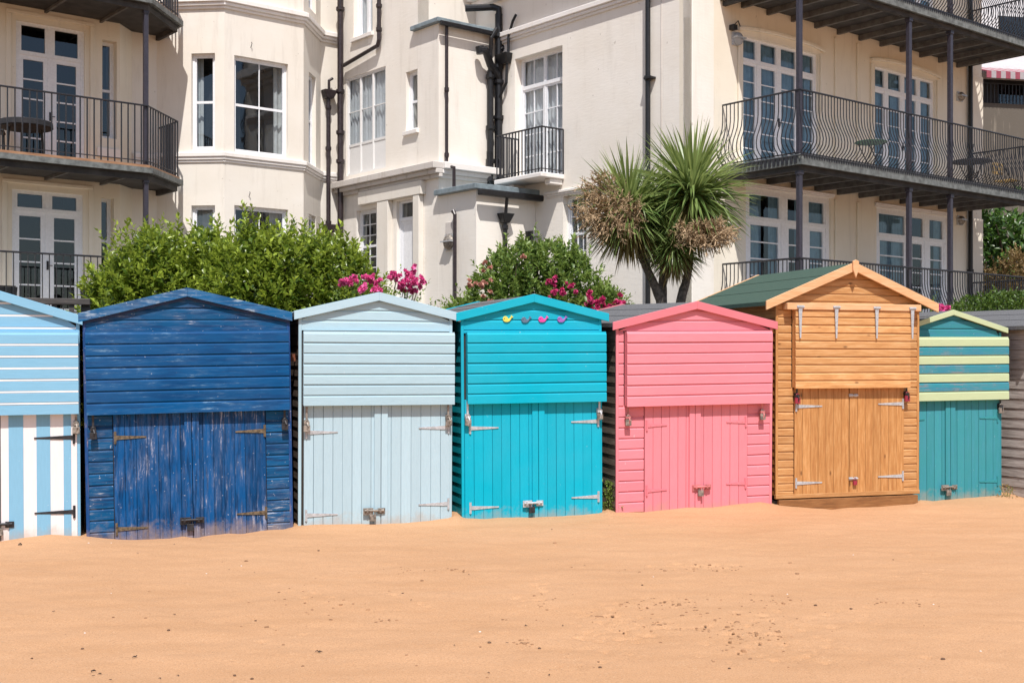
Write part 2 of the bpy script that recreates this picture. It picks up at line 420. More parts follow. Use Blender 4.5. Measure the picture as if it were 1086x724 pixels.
for y in ys:
    for x in xs:
        h = sand_height(x, y) if (abs(x) < 12 and 0 < y < 22) else 0.0
        if 5.5 < y < 16 and abs(x) < 8:
            cx_, cy_ = int(x//0.25), int(y//0.25)
            for ix in (-1, 0, 1):
                for iy in (-1, 0, 1):
                    for q in ft.get((cx_+ix, cy_+iy), ()):
                        d2 = ((x-q[0])**2+(y-q[1])**2)/(q[2]**2)
                        if d2 < 8: h += -q[3]*1.5*math.exp(-d2)*(1-0.9*d2)
        vv.append((x, y, h))
nx = len(xs); ff = [(j*nx+i, j*nx+i+1, (j+1)*nx+i+1, (j+1)*nx+i) for j in range(len(ys)-1) for i in range(nx-1)]
me = bpy.data.meshes.new('sand'); me.from_pydata(vv, [], ff); me.materials.append(M['sand'])
me.polygons.foreach_set('use_smooth', [True]*len(ff)); me.update()
so_ = bpy.data.objects.new('sand', me); COL.objects.link(so_); so_['kind'] = 'structure'; so_['label'] = 'smooth orange beach sand with small dents in front of the huts'

# raised garden terrace behind the huts, edged by a low retaining wall
TB = 2.62
ter = MB()
def rl(s, back):   # point s metres along the row line, back metres behind it
    return (s*HX - back*HYv, Z0 + s*HYv + back*HX)
ter.prism_z([rl(-60, TB), rl(80, TB), rl(80, 90), rl(-60, 90)], -0.3, 1.5)
o = ter.build('garden_ground', M['soil']); o['kind'] = 'structure'; o['label'] = 'raised dark garden soil behind the beach huts'
rw = MB(); rw.box(-30, 40, -0.22, -0.004, -0.3, 1.58)
b0 = rl(0, TB)
t_ = thing('retaining_wall', 'low rendered retaining wall running behind all the beach huts', 'wall', (b0[0], b0[1], 0), AH)
rw.build('wall', M['concrete'], t_)

# ------------------------------------------------------------------ huts
def hinge(mb, x, z, direction, L=0.17, y=-0.034, h=0.115, m=0):
    mb.box(x-0.011, x+0.011, y-0.006, y, z-h/2, z+h/2, 0.5, m)
    d = direction
    a = [(x+d*0.012, z-0.020), (x+d*L, z-0.007), (x+d*L, z+0.006), (x+d*0.012, z+0.020)]
    if d < 0: a = a[::-1]
    mb.prism_y(a, y-0.005, y, 0.4, m)
    for q in (0.18, 0.45, 0.75):
        mb.lathe((x+d*L*q, y-0.005, z), [(0.005, 0), (0.004, 0.003)], 6, 0.9, m, axis='y')
    mb.tube([(x, y-0.008, z-h/2), (x, y-0.008, z+h/2)], 0.006, 6, 0.6, m)

def padlock(mb, x, z, y, s=1.0, mb_shackle=0):
    mb.box(x-0.021*s, x+0.021*s, y-0.022, y, z-0.042*s, z, 0.5)
    pts = [(x-0.013*s, y-0.011, z)] + [(x-0.013*s*math.cos(q*math.pi/6), y-0.011, z+0.018*s+0.013*s*math.sin(q*math.pi/6)) for q in range(7)] + [(x+0.013*s, y-0.011, z)]
    mb.tube(pts, 0.0035*s, 6, 0.2)

def hut(label, xl, xr, tipl, tipr, apx, y_apex, y_tip, y_floor, roll, pitch, flap, door, sidings, P, D=1.9, pitch_px=12.4, plinth=False, strips=True,
        whales=False, flap_rows=None, hing=None, bolt=None, flapprop=None, fh=0.085, nflap=0, back=0.0, ovf=0.035, yaw=0.0, group='beach huts standing in a row'):
    cpx = (xl+xr)/2
    O = row_pt(cpx, back)
    sc_ = O[1]/F0
    def lx(px):
        k = (px-CX)/F0; return (k*O[1]-O[0])/(HX-k*HYv)
    def lz(py): return EYE + (HY-py)*sc_
    t = thing('beach_hut', label, 'beach hut', (O[0], O[1], 0), AH, group)
    t.rotation_mode = 'XYZ'
    t.rotation_euler = (R(pitch), -R(roll), AH+R(yaw))
    w0, w1 = lx(xl), lx(xr); t0, t1 = lx(tipl), lx(tipr); ax = (t0+t1)/2
    za, zt = lz(y_apex), lz(y_tip)
    sl0 = (za-zt)/(ax-t0)
    def zr(x): return za - sl0*abs(x-ax)           # roof top surface
    def hwl(z): return max(w0+0.02, ax-(za-0.06-z)/sl0)
    def hwr(z): return min(w1-0.02, ax+(za-0.06-z)/sl0)
    zb = -0.25 if not plinth else lz(y_floor)
    OV = ovf                                      # roof overhang in front
    # body
    b = MB()
    gab = [(w0+.012, zb), (w1-.012, zb), (w1-.012, zr(w1)-0.06), (ax, za-0.06), (w0+.012, zr(w0)-0.06)]
    b.prism_y(gab, 0.0, 0.02, 0.3)
    b.build('wall', P['back'], t)
    b = MB(); b.prism_y(gab, D-0.02, D, 0.3); b.build('back_wall', P['back'], t)
    pitch_m = pitch_px*sc_
    f = MB(); lines = []
    fz0 = lz(flap[3]); fz1 = lz(flap[2]); fx0, fx1 = lx(flap[0]), lx(flap[1])
    dx0, dx1 = lx(door[0]), lx(door[1]); ds = lx(door[2])
    rr = random.Random(int(cpx*7))
    def board(mb, x0, x1, z, zz, y=0.0, th=0.017, gap=0.0, m=0, cl=True):
        """shiplap board: flat face, a chamfer near its top and a recess the board above sits over"""
        if zz-z < 0.03: return
        rv = rr.random(); j = rr.uniform(-0.0012, 0.0012); t0_, t1_ = rr.uniform(-0.002, 0.002), rr.uniform(-0.002, 0.002)
        dz = min(0.026, (zz-z)*0.3)
        lev = [(z, th), (zz-dz, th*0.97), (zz-dz*0.42, th*0.38), (zz, th*0.34)]
        for q in range(3):
            (za_, ta), (zb_, tb) = lev[q], lev[q+1]
            l0, r0, l1, r1 = x0, x1, x0, x1
            if cl:
                l0 = max(x0, hwl(za_)); r0 = min(x1, hwr(za_)); l1 = max(x0, hwl(zb_)); r1 = min(x1, hwr(zb_))
            if r0-l0 < 0.02: return
            if r1 <= l1: l1 = r1 = (l1+r1)/2
            y0 = y-ta+j; y1 = y-tb+j
            A0, A1 = (za_+t0_, za_+t1_); B0, B1 = (zb_+t0_, zb_+t1_)
            if q == 2: B0 = B1 = zb_+0.0022
            mb.hexa([(l0,y0,A0),(r0,y0,A1),(r0,y,A1),(l0,y,A0),(l1,y1,B0),(r1,y1,B1),(r1,y,B1),(l1,y,B0)], rv, m)
    # boards above the flap, beside it and (optionally) beside the doors
    zz = fz0 - 30*pitch_m; 
    while zz < za:
        z2 = zz+pitch_m
        if z2 > zb:
            zc = max(zz, zb)
            if z2 > fz1+0.02:
                board(f, w0+.02, w1-.02, max(zc, fz1-0.012), z2)
                if P.get('line'):
                    lq, rq = max(w0+.02, hwl(z2)), min(w1-.02, hwr(z2))
                    if rq-lq > .05: lines.append((lq, rq, -0.0175, 0.0, z2-0.019, z2-0.003))
            else:
                if zz >= fz0-0.01:
                    if fx0-w0 > 0.05: board(f, w0+.02, fx0-0.004, zc, z2)
                    if w1-fx1 > 0.05: board(f, fx1+0.004, w1-.02, zc, z2)
                elif sidings:
                    board(f, w0+.02, dx0-0.006, zc, z2); board(f, dx1+0.006, w1-.02, zc, z2)
        zz = z2
    f.build('front_boards', P['front'], t)
    # side walls with their own boards
    for s, name in ((0, 'side_wall'), (1, 'side_wall')):
        mb = MB(); xw = w0 if s == 0 else w1; d = 1 if s == 0 else -1
        mb.box(xw+d*0.014, xw+d*0.034, 0.0201, D-0.0201, zb, zr(xw)-0.062, 0.2)
        zz = zb
        pm = pitch_m*0.97
        while zz < zr(xw)-0.07:
            z2 = min(zz+pm, zr(xw)-0.065); r_ = rr.random()
            xo, xi = xw-d*0.004, xw+d*0.0139
            xo2 = xw+d*0.004
            a = [(min(xo, xi), 0.004, zz+0.008), (max(xo, xi), 0.004, zz+0.008), (max(xo, xi), D-.004, zz+0.008), (min(xo, xi), D-.004, zz+0.008)]
            c = [(min(xo2, xi), 0.004, z2), (max(xo2, xi), 0.004, z2), (max(xo2, xi), D-.004, z2), (min(xo2, xi), D-.004, z2)]
            mb.hexa(a+c, r_); zz = z2
        mb.build(name, P['side'], t)
    # corner posts
    for xw, d in ((w0, 1), (w1, -1)):
        mb = MB(); mb.box(xw-d*0.006, xw+d*0.024, -0.022, -0.0005, zb, zr(xw)-0.064, 0.5); mb.build('corner_post', P['trim'], t, bevel=0.003)
    # doors
    dl = fz0+0.035; zd = (zb if not plinth else lz(y_floor)+0.01)
    for (a, c) in ((dx0, ds-0.003), (ds+0.003, dx1)):
        mb = MB(); n = max(3, round((c-a)/P.get('plank', 0.098))) if P.get('plank', 0) < 0.4 else 1; wd = (c-a)/n; hr = 0
        for i in range(n):
            q0 = a+i*wd; q1 = q0+wd; jz = rr.uniform(-0.0012, 0.0012)
            mb.box(q0+rr.uniform(.0006, .0022), q1-rr.uniform(.0006, .0022), -0.030+jz, -0.004, zd, dl, rr.random())
        ro = random.Random(int(cpx)+int(a*100))
        dr = mb.build('door', P['door'], t, bevel=0.0025)
        if P.get('doorlabel'): dr['label'] = P['doorlabel']
        bk = MB(); bk.box(a+.003, c-.003, -0.009, -0.0012, zd+.002, dl-.002, 0.5); bk.build('door_backing', P['door'], dr)
    if strips:
        for q in (-0.036, 0.034):
            mb = MB(); mb.box(ds+q-0.032, ds+q+0.0325, -0.052+abs(q)*0.05, -0.0305, zd+0.01, dl-0.005, rr.random()); mb.build('cover_strip', P['strip'] if 'strip' in P else P['door'], t, bevel=0.003)
    # flap: the upper shutter, boarded, standing proud of the front
    mb = MB(); fy = -0.082
    mb.box(fx0+.004, fx1-.004, fy, -0.0185, fz0+.004, fz1-.004, 0.4)
    n = max(1, round((fz1-fz0)/pitch_m)); pm = (fz1-fz0)/n
    for i in range(n):
        board(mb, fx0, fx1, fz0+i*pm-(0.006 if i == 0 else 0), fz0+(i+1)*pm, y=fy, th=0.022, m=(i % nflap if nflap else 0), cl=False)
    mats = P['flap'] if isinstance(P['flap'], (list, tuple)) else [P['flap']]
    if P.get('line'):
        fl = mb.build('flap', mats, t)
        ln = MB()
        for i in range(1, n): ln.box(fx0+0.002, fx1-0.002, fy-0.0225, fy+0.001, fz0+i*pm-0.019, fz0+i*pm-0.003, 0.5)
        for q in lines: ln.box(*q, 0.5)
        ln.build('painted_groove', P['line'], fl)
    else: fl = mb.build('flap', mats, t)
    # roof slopes and bargeboards
    for sgn in (-1, 1):
        xt = t0 if sgn < 0 else t1
        mb = MB(); zti = zr(xt)
        poly = [(xt, zti-0.045), (ax, za-0.045), (ax, za), (xt, zti)]
        if sgn > 0: poly = poly[::-1]
        mb.prism_y(poly, -OV, D+0.07, 0.5)
        for q in (0.33, 0.66):     # overlapping felt laps
            xa = ax+(xt-ax)*q
            za_ = zr(xa)
            pl = [(xa, za_+0.001), (xa-sgn*0.02, zr(xa-sgn*0.02)+0.001), (xa-sgn*0.02, zr(xa-sgn*0.02)+0.005), (xa, za_+0.005)]
            if sgn < 0: pl = pl[::-1]
            mb.prism_y(pl[::-1], -OV+0.004, D+0.066, 0.2)
        mb.build('roof_slope', P['roof'], t)
        for (y0, y1) in ((-OV-0.024, -OV-0.001), (D+0.071, D+0.09)):
            mb = MB(); e = xt+sgn*0.008
            poly = [(e, zr(e)+0.010-fh), (ax, za+0.010-fh), (ax, za+0.010), (e, zr(e)+0.010)]
            if sgn > 0: poly = poly[::-1]
            mb.prism_y(poly, y0, y1, rr.random()); mb.build('bargeboard', P['barge'], t, bevel=0.003)
    if P.get('inner'):
        for sgn in (-1, 1):
            xt = w0 if sgn < 0 else w1
            mb = MB(); poly = [(xt, zr(xt)-0.10), (ax, za-0.10), (ax, za-0.076), (xt, zr(xt)-0.076)]
            if sgn > 0: poly = poly[::-1]
            mb.prism_y(poly, -OV+0.02, -0.03, 0.2); mb.build('gable_batten', P['inner'], t)
    # hinges
    if hing:
        for (px, py, d, L) in hing:
            mb = MB(); hinge(mb, lx(px), lz(py), d, L*sc_, y=-0.032); mb.build('hinge', P['hinge'], t)
    if bolt:
        px, py, kind = bolt
        x, z = lx(px), lz(py); yb = -0.056 if strips else -0.034
        mb = MB()
        mb.box(x-0.105, x-0.005, yb-0.008, yb, z-0.034, z+0.034, 0.5)
        mb.box(x+0.04, x+0.115, yb-0.008, yb, z-0.026, z+0.03, 0.5)
        mb.tube([(x-0.095, yb-0.016, z+0.008), (x+0.10, yb-0.016, z+0.008)], 0.012, 8, 0.4)
        mb.box(x-0.075, x-0.055, yb-0.026, yb-0.006, z-0.010, z+0.026, 0.5); mb.box(x+0.055, x+0.075, yb-0.026, yb-0.006, z-0.010, z+0.026, 0.5)
        bo = mb.build('bolt', P['bolt'], t, bevel=0.0015)
        mb = MB(); padlock(mb, x-0.012, z-0.030, yb-0.004, 1.5); mb.build('padlock', P['lock'], t, bevel=0.002)
    if flapprop:
        for (px, py) in flapprop:
            x, z = lx(px), lz(py)
            mb = MB(); mb.box(x-0.010, x+0.010, -0.060, -0.054, z-0.05, z+0.16, 0.5); mb.box(x-0.026, x+0.026, -0.076, -0.032, z-0.012, z+0.012, 0.3)
            mb.box(x-0.022, x+0.022, -0.040, -0.032, z-0.05, z+0.03, 0.3); mb.tube([(x, -0.060, z+0.02), (x+0.012, -0.085, z-0.03), (x, -0.07, z-0.09)], 0.008, 6, 0.5)
            mb.build('hasp', P['hasp'], t)
            mb = MB(); padlock(mb, x, z-0.022, -0.060, 1.5); mb.build('padlock', P['lock2'] if 'lock2' in P else P['lock'], t, bevel=0.002)
    return t, lx, lz, dict(w0=w0, w1=w1, ax=ax, za=za, zt=zt, zr=zr, fx0=fx0, fx1=fx1, fz0=fz0, fz1=fz1, D=D, dx0=dx0, dx1=dx1, zb=zb, fy=fy, sc=sc_)

dk = lin((28, 24, 20))
M['backdark'] = plain('dark_timber', (0.035, 0.028, 0.024, 1), 0.9)
M['olddark'] = bare_wood('old_side_timber', (0.05, 0.035, 0.028, 1), (0.10, 0.07, 0.055, 1), (0.16, 0.12, 0.09, 1), 'y', False)
M['greyside'] = bare_wood('weathered_grey_boards', (0.26, 0.225, 0.205, 1), (0.47, 0.43, 0.405, 1), (0.62, 0.58, 0.55, 1), 'y', True, var=0.3)

# 1 striped hut, cut by the left edge of the photo
sb = lin((126, 178, 208)); white = (0.80, 0.79, 0.80, 1)
P = dict(plank=0.5, back=M['backdark'], side=M['olddark'], roof=M['felt_grey'],
         front=paint_wood('sky_blue_boards', sb, (0.7, 0.72, 0.72, 1), 0.06, 'x', 0.05, chips=0.1), trim=paint_wood('sky_blue_trim', sb, amount=0.05, var=0.05, chips=0.1),
         flap=[paint_wood('sky_blue_flap', sb, (0.7, 0.72, 0.72, 1), 0.07, 'x', 0.05, chips=0.1)], line=plain('white_groove', white, 0.5, nvar=0.05, bump=0.02),
         barge=paint_wood('sky_blue_barge', sb, amount=0.08, var=0.04, chips=0.1), door=paint_wood('white_stripe_door', (0.80, 0.76, 0.77, 1), amount=0.04, axis='z', var=0.03, chips=0.05),
         hinge=M['metaldark'], bolt=M['metaldark'], lock=M['metalrust'], hasp=M['metalrust'])
t, lx, lz, g = hut('beach hut with light blue flap over blue and white striped doors', -86, 85, -93, 88, -2, 309, 335.5, 573, 0.3, 0.3,
    (-84, 84.5, 352, 439), (-80, 82.5, 1), False, P, pitch_px=13.2, hing=[(79, 465, -1, 40), (79, 545, -1, 40)], flapprop=[(81.5, 451)], bolt=(1, 556, 0), strips=False)
# blue stripes are thin painted boards on the white doors
st = MB()
for a, c in ((10, 25.5), (39.5, 54), (68, 76)):
    for s in (1, -1):
        x0 = lx(a) if s > 0 else lx(2-c); x1 = lx(c) if s > 0 else lx(2-a)
        st.box(x0, x1, -0.0335, -0.029, g['zb'], g['fz0']+0.03, 0.5)
so2 = st.build('blue_stripe', paint_wood('sky_blue_stripe', sb, amount=0.05, axis='z', var=0.02, chips=0.05), t)

# 2 dark blue worn hut
nb = lin((18, 92, 160)); nbd = lin((16, 42, 84))
P = dict(back=M['backdark'], side=M['olddark'], roof=M['felt_dark'],
         front=paint_wood('navy_side_boards', lin((0, 80, 128)), lin((182, 184, 192)), 0.55, 'x', 0.2, nbd, chips=0.8), trim=paint_wood('navy_trim', lin((20, 70, 128)), lin((170, 150, 150)), 0.6, 'z', chips=0.8),
         flap=paint_wood('navy_flap', lin((0, 78, 132)), lin((130, 165, 192)), 0.48, 'x', 0.2, lin((0, 56, 104)), chips=0.4),
         barge=paint_wood('navy_barge', lin((0, 92, 146)), lin((170, 186, 200)), 0.7, 'x', 0.1, nbd, chips=1.0),
         door=paint_wood('navy_worn_door', lin((0, 74, 130)), lin((160, 166, 186)), 0.6, 'z', 0.3, lin((0, 36, 72)), chips=1.0), inner=plain('navy_shade', nbd, 0.6),
         hinge=M['brass'], bolt=M['metaldark'], lock=M['metaldark'], hasp=M['metaldark'], doorlabel='flaking dark blue plank door')
hut('dark blue beach hut with badly flaking paint on its plank doors', 92.5, 310, 88, 312, 203.5, 306.5, 332.8, 560, 1.0, 0.3,
    (94.5, 308, 351, 436), (122, 283, 205), True, P, pitch_px=12.2, hing=[(124, 461, 1, 31), (124, 556, 1, 31), (282, 459, -1, 31), (282, 547, -1, 31)],
    flapprop=[(101, 452), (303, 449)], bolt=(203, 551, 0))

# 3 pale blue hut
pb = lin((168, 196, 208))
pw = (0.50, 0.52, 0.52, 1)
P = dict(back=M['backdark'], side=M['olddark'], roof=M['felt_dark'],
         front=paint_wood('pale_blue_boards', pb, lin((112, 138, 155)), 0.32, 'x', 0.06, chips=0.2), trim=paint_wood('pale_blue_trim', pb, lin((120, 130, 135)), 0.15, 'z', 0.05),
         flap=paint_wood('pale_blue_flap', lin((165, 193, 205)), lin((105, 130, 150)), 0.34, 'x', 0.06, chips=0.25),
         barge=paint_wood('pale_blue_barge', lin((172, 200, 214)), lin((130, 145, 150)), 0.1, 'x', 0.04),
         door=paint_wood('pale_blue_door', lin((172, 198, 210)), lin((112, 138, 160)), 0.34, 'z', 0.07, chips=0.3),
         hinge=M['metal'], bolt=M['metalrust'], lock=M['metalrust'], hasp=M['metalrust'])
hut('pale icy blue beach hut between the dark blue and turquoise huts', 316.5, 478, 311.5, 485.5, 402, 311, 332, 555, -0.1, 0.3,
    (320, 479, 352, 428.5), (321.5, 476.5, 403), False, P, pitch_px=11.1, hing=[(324, 457, 1, 33), (324, 543, 1, 33), (474.5, 454, -1, 33), (474.5, 536, -1, 33)],
    flapprop=[(324, 447), (473.5, 443)], bolt=(395, 541, 0))

# 4 turquoise hut
tq = lin((0, 168, 194))
P = dict(back=M['backdark'], roof=M['felt_grey'],
         side=paint_wood('turquoise_side_shaded', lin((0, 148, 165)), lin((90, 170, 175)), 0.1, 'y', 0.1),  # front turquoise darkened: shade of the narrow gap put into the side's colour
         front=paint_wood('turquoise_boards', tq, lin((90, 205, 215)), 0.06, 'x', 0.05, chips=0.1), trim=paint_wood('turquoise_trim', tq, amount=0.04, axis='z', var=0.04, chips=0.1),
         flap=paint_wood('turquoise_flap', tq, lin((90, 200, 214)), 0.24, 'x', 0.05, chips=0.12), barge=paint_wood('turquoise_barge', lin((0, 170, 196)), amount=0.03, chips=0.05, var=0.03),
         door=paint_wood('turquoise_door', lin((0, 170, 197)), lin((120, 205, 220)), 0.22, 'z', 0.06, chips=0.15),
         hinge=M['metal'], bolt=M['metal'], lock=M['metaldark'], hasp=M['metal'], lock2=M['metalrust'])
t, lx, lz, g = hut('bright turquoise beach hut with four little whales under its gable', 490, 637.5, 484.5, 644, 566, 313, 333.2, 545, 0.5, 0.6,
    (494, 640, 352, 426), (492.5, 636, 570), False, P, pitch_px=10.9, hing=[(498, 452, 1, 31), (498, 535, 1, 31), (633.5, 448, -1, 31), (633.5, 529, -1, 31)],
    flapprop=[(495, 440), (634, 437)], bolt=(563, 533, 0))
def whale(px, py, m, lab):
    s = 0.030*4.6/4.2; x = lx(px); z = lz(py)+0.012
    body = [(-1.75, 0.1), (-1.6, -0.75), (-1.0, -1.25), (0.2, -1.3), (1.1, -0.95), (1.6, -0.2), (1.9, 0.35), (2.7, 0.7), (2.55, 0.95), (2.15, 0.85), (2.1, 1.35), (1.75, 1.5), (1.6, 0.75), (1.1, 0.15), (0.5, 0.0), (0.1, 0.7), (-0.6, 1.15), (-1.3, 0.9)]
    mb = MB(); pl = [(x+a*s*0.78, z+b*s*0.78) for a, b in body]
    mb.prism_y(pl, -0.032, -0.012, 0.5)
    o = mb.build('whale_plaque', m, t, bevel=0.004); o['label'] = lab
    e = MB(); e.lathe((x-0.9*s, -0.0325, z+0.1*s), [(0.005, 0), (0.0035, 0.003)], 8, 0.5, axis='y'); e.build('eye', M['black'], o)
whale(538, 339.5, plain('yellow_plaque', (0.75, 0.62, 0.10, 1), 0.5, nvar=0.1), 'yellow whale')
whale(557.5, 340.3, plain('slate_plaque', (0.10, 0.16, 0.24, 1), 0.5, nvar=0.1), 'slate blue whale')
whale(575.5, 339.8, plain('pink_plaque', (0.72, 0.06, 0.32, 1), 0.5, nvar=0.1), 'pink whale')
whale(595.5, 339.8, plain('purple_plaque', (0.33, 0.12, 0.45, 1), 0.5, nvar=0.1), 'purple whale')

# 5 pink hut
pk = lin((224, 134, 146))
P = dict(back=M['backdark'], roof=M['felt_grey'], side=bare_wood('brown_grey_side', (0.10, 0.075, 0.06, 1), (0.17, 0.13, 0.105, 1), (0.25, 0.20, 0.17, 1), 'y', False),
         front=paint_wood('pink_boards', pk, lin((200, 95, 110)), 0.1, 'x', 0.06, chips=0.35), trim=paint_wood('pink_trim', pk, amount=0.04, axis='z', var=0.05, chips=0.2),
         flap=paint_wood('pink_flap', pk, lin((200, 100, 115)), 0.3, 'x', 0.07, chips=0.2), barge=paint_wood('pink_barge', lin((214, 120, 131)), amount=0.03, var=0.03, chips=0.1),
         door=paint_wood('pink_door', lin((224, 135, 147)), lin((200, 106, 118)), 0.3, 'z', 0.05, chips=0.15),
         hinge=paint_wood('pink_hinge', lin((222, 130, 142)), amount=0.05, chips=0), bolt=plain('pink_bolt', lin((190, 110, 112)), 0.5, nvar=0.3), lock=M['metalrust'], hasp=plain('pink_hasp', lin((180, 110, 110)), 0.5, nvar=0.4))
hut('salmon pink beach hut left of the unpainted wooden hut', 653, 817, 648.5, 820.5, 736.5, 320.5, 342.3, 538, 0.7, 1.8,
    (661, 813.5, 351, 428), (682.5, 791, 735), True, P, pitch_px=11.1, hing=[(684.5, 449, 1, 23), (684.5, 517, 1, 23), (789, 448, -1, 23), (789, 514, -1, 23)],
    flapprop=[(663.5, 440), (805, 438)], bolt=(741, 516, 0))

# 6 natural pine hut
n1, n2, n3 = lin((166, 110, 60)), lin((192, 140, 86)), lin((214, 170, 120))
pine_x = bare_wood('pine_boards', n1, n2, n3, 'x', var=0.42)
pine_f = bare_wood('pine_flap_boards', lin((182, 126, 74)), lin((208, 154, 98)), lin((224, 180, 130)), 'x', var=0.35); pine_z = bare_wood('pine_planks', n1, lin((188, 134, 78)), lin((210, 160, 106)), 'z', var=0.35)
pine_l = bare_wood('pale_pine', lin((206, 152, 106)), lin((218, 170, 126)), lin((226, 184, 144)), 'x', False, var=0.1)
P = dict(back=M['backdark'], roof=M['felt_green'], side=bare_wood('pine_side', lin((150, 90, 40)), lin((180, 115, 55)), lin((200, 135, 75)), 'y', True),
         front=pine_x, trim=pine_z, flap=pine_f, barge=pine_l, door=pine_z,
         hinge=M['metal'], bolt=M['metal'], lock=M['red'], hasp=M['black'])
t, lx, lz, g = hut('tall unpainted pine beach hut with a green felt roof', 822, 973, 808.5, 989, 899.5, 279.5, 321.5, 523, 0.0, 0.2,
    (838.5, 959.5, 328, 410.5), (841, 957, 899), True, P, pitch_px=8.25, plinth=True, strips=False, fh=0.10,
    hing=[(842.5, 430, 1, 31), (842.5, 510, 1, 31), (955.5, 428.5, -1, 31), (955.5, 506, -1, 31)], flapprop=[(842, 419), (958, 418)], D=2.0, ovf=0.075)
mb = MB(); mb.box(g['w0']-0.005, g['w1']+0.005, 0.01, g['D'], -0.25, lz(528), 0.4); mb.build('plinth', M['backdark'], t)
mb = MB(); mb.box(g['w0']+0.03, g['w1']-0.02, -0.04, 0.008, -0.25, lz(527), 0.9); mb.build('plinth_board', bare_wood('plinth_wood', lin((104, 66, 34)), lin((142, 96, 54)), lin((168, 120, 74)), 'x'), t, bevel=0.004)
mb = MB(); mb.box(g['w0']-0.008, g['w1']+0.008, -0.034, 0.01, lz(525.8), lz(521.5), 0.9); mb.build('skirting_board', pine_x, t, bevel=0.003)
mb = MB(); mb.box(lx(829), lx(970), -0.118, -0.019, lz(329.5), lz(322.5), 0.1); mb.build('flap_rail', pine_l, t, bevel=0.004)
for px in (842.5, 880.5, 923, 960.5):
    mb = MB(); x = lx(px); z = lz(327); mb.box(x-0.045, x+0.045, -0.127, -0.1185, z-0.012, z+0.02, 0.5)
    mb.prism_y([(x-0.008, z-0.34), (x+0.008, z-0.34), (x+0.022, z-0.012), (x-0.022, z-0.012)], -0.124, -0.114, 0.5)
    mb.tube([(x-0.045, -0.129, z+0.004), (x+0.045, -0.129, z+0.004)], 0.007, 6, 0.4)
    mb.build('flap_hinge', M['metal'], t)
mb = MB(); x = g['ax']; za = g['za']; mb.prism_y([(x-0.035, za-0.08), (x, za-0.17), (x+0.035, za-0.08), (x+0.04, za+0.02), (x, za+0.035), (x-0.04, za+0.02)][::-1][::-1], -0.122, -0.1005, 0.4); mb.build('finial', pine_l, t, bevel=0.004)
for py in (419, 507):
    mb = MB(); x, z = lx(903), lz(py); y = -0.034
    mb.box(x-0.06, x-0.008, y-0.006, y, z-0.016, z+0.016, 0.5); mb.box(x+0.008, x+0.05, y-0.006, y, z-0.016, z+0.016, 0.5)
    mb.tube([(x-0.06, y-0.012, z), (x+0.055, y-0.012, z)], 0.008, 8, 0.4); mb.build('bolt', M['metal'], t, bevel=0.001)
mb = MB(); padlock(mb, lx(904), lz(509.5), -0.04, 1.1); mb.build('padlock', M['red'], t, bevel=0.002)

# 7 green and lime striped hut
gr = lin((54, 134, 146)); lm = lin((184, 198, 158))
P = dict(back=M['backdark'], roof=M['felt_grey'], side=M['olddark'],
         front=paint_wood('sea_green_boards', gr, lin((110, 120, 130)), 0.4, 'x', 0.12, lin((60, 120, 150)), chips=0.4), trim=paint_wood('sea_green_trim', gr, amount=0.2, axis='z'),
         flap=[paint_wood('lime_board', lm, lin((170, 175, 130)), 0.08, 'x', 0.04, chips=0.1), paint_wood('sea_green_flap', lin((50, 140, 156)), lin((125, 128, 135)), 0.75, 'x', 0.12, lin((60, 122, 150)), chips=0.4)],
         barge=paint_wood('lime_barge', lin((188, 200, 160)), amount=0.05, var=0.03, chips=0.1),
         door=paint_wood('sea_green_door', lin((58, 144, 154)), lin((90, 125, 135)), 0.3, 'z', 0.12, lin((62, 140, 158)), chips=0.3),
         hinge=paint_wood('sea_green_hinge', lin((56, 144, 152)), amount=0.1, chips=0), bolt=M['metalrust'], lock=M['metalrust'], hasp=M['metaldark'])
hut('small sea green beach hut with pale lime stripes on its flap', 955, 1060.5, 950, 1065.5, 1008, 329.5, 348.5, 530, 0.4, 0.4,
    (957, 1064, 357.5, 423.5), (957, 1059, 1005.5), False, P, pitch_px=9.43, nflap=2, fh=0.062, back=0.15, hing=[(1056, 443.5, -1, 23), (1056, 511.5, -1, 23), (959, 443.5, 1, 23)],
    flapprop=[(1057.5, 431)], bolt=(1003, 516, 0))

# 8 grey weathered hut at the right edge
P = dict(back=M['backdark'], roof=M['felt_grey'], side=M['greyside'], front=bare_wood('grey_front', (0.20, 0.16, 0.15, 1), (0.36, 0.31, 0.30, 1), (0.5, 0.45, 0.44, 1), 'x'),
         trim=M['greyside'], flap=bare_wood('grey_flap', (0.20, 0.16, 0.15, 1), (0.36, 0.31, 0.30, 1), (0.5, 0.45, 0.44, 1), 'x'), barge=M['greyside'],
         door=bare_wood('grey_door', (0.20, 0.16, 0.15, 1), (0.36, 0.31, 0.30, 1), (0.5, 0.45, 0.44, 1), 'z'), hinge=M['metalrust'], bolt=M['metalrust'], lock=M['metalrust'], hasp=M['metalrust'])
hut('weathered bare grey beach hut cut off by the right edge', 1092, 1235, 1083, 1243, 1164, 325, 346.5, 530, 0.0, 0.5,
    (1096, 1230, 355, 424), (1110, 1215, 1163), True, P, pitch_px=10.6, yaw=7.5, hing=[(1112, 440, 1, 25), (1112, 505, 1, 25)], bolt=(1160, 510, 0), D=2.3)

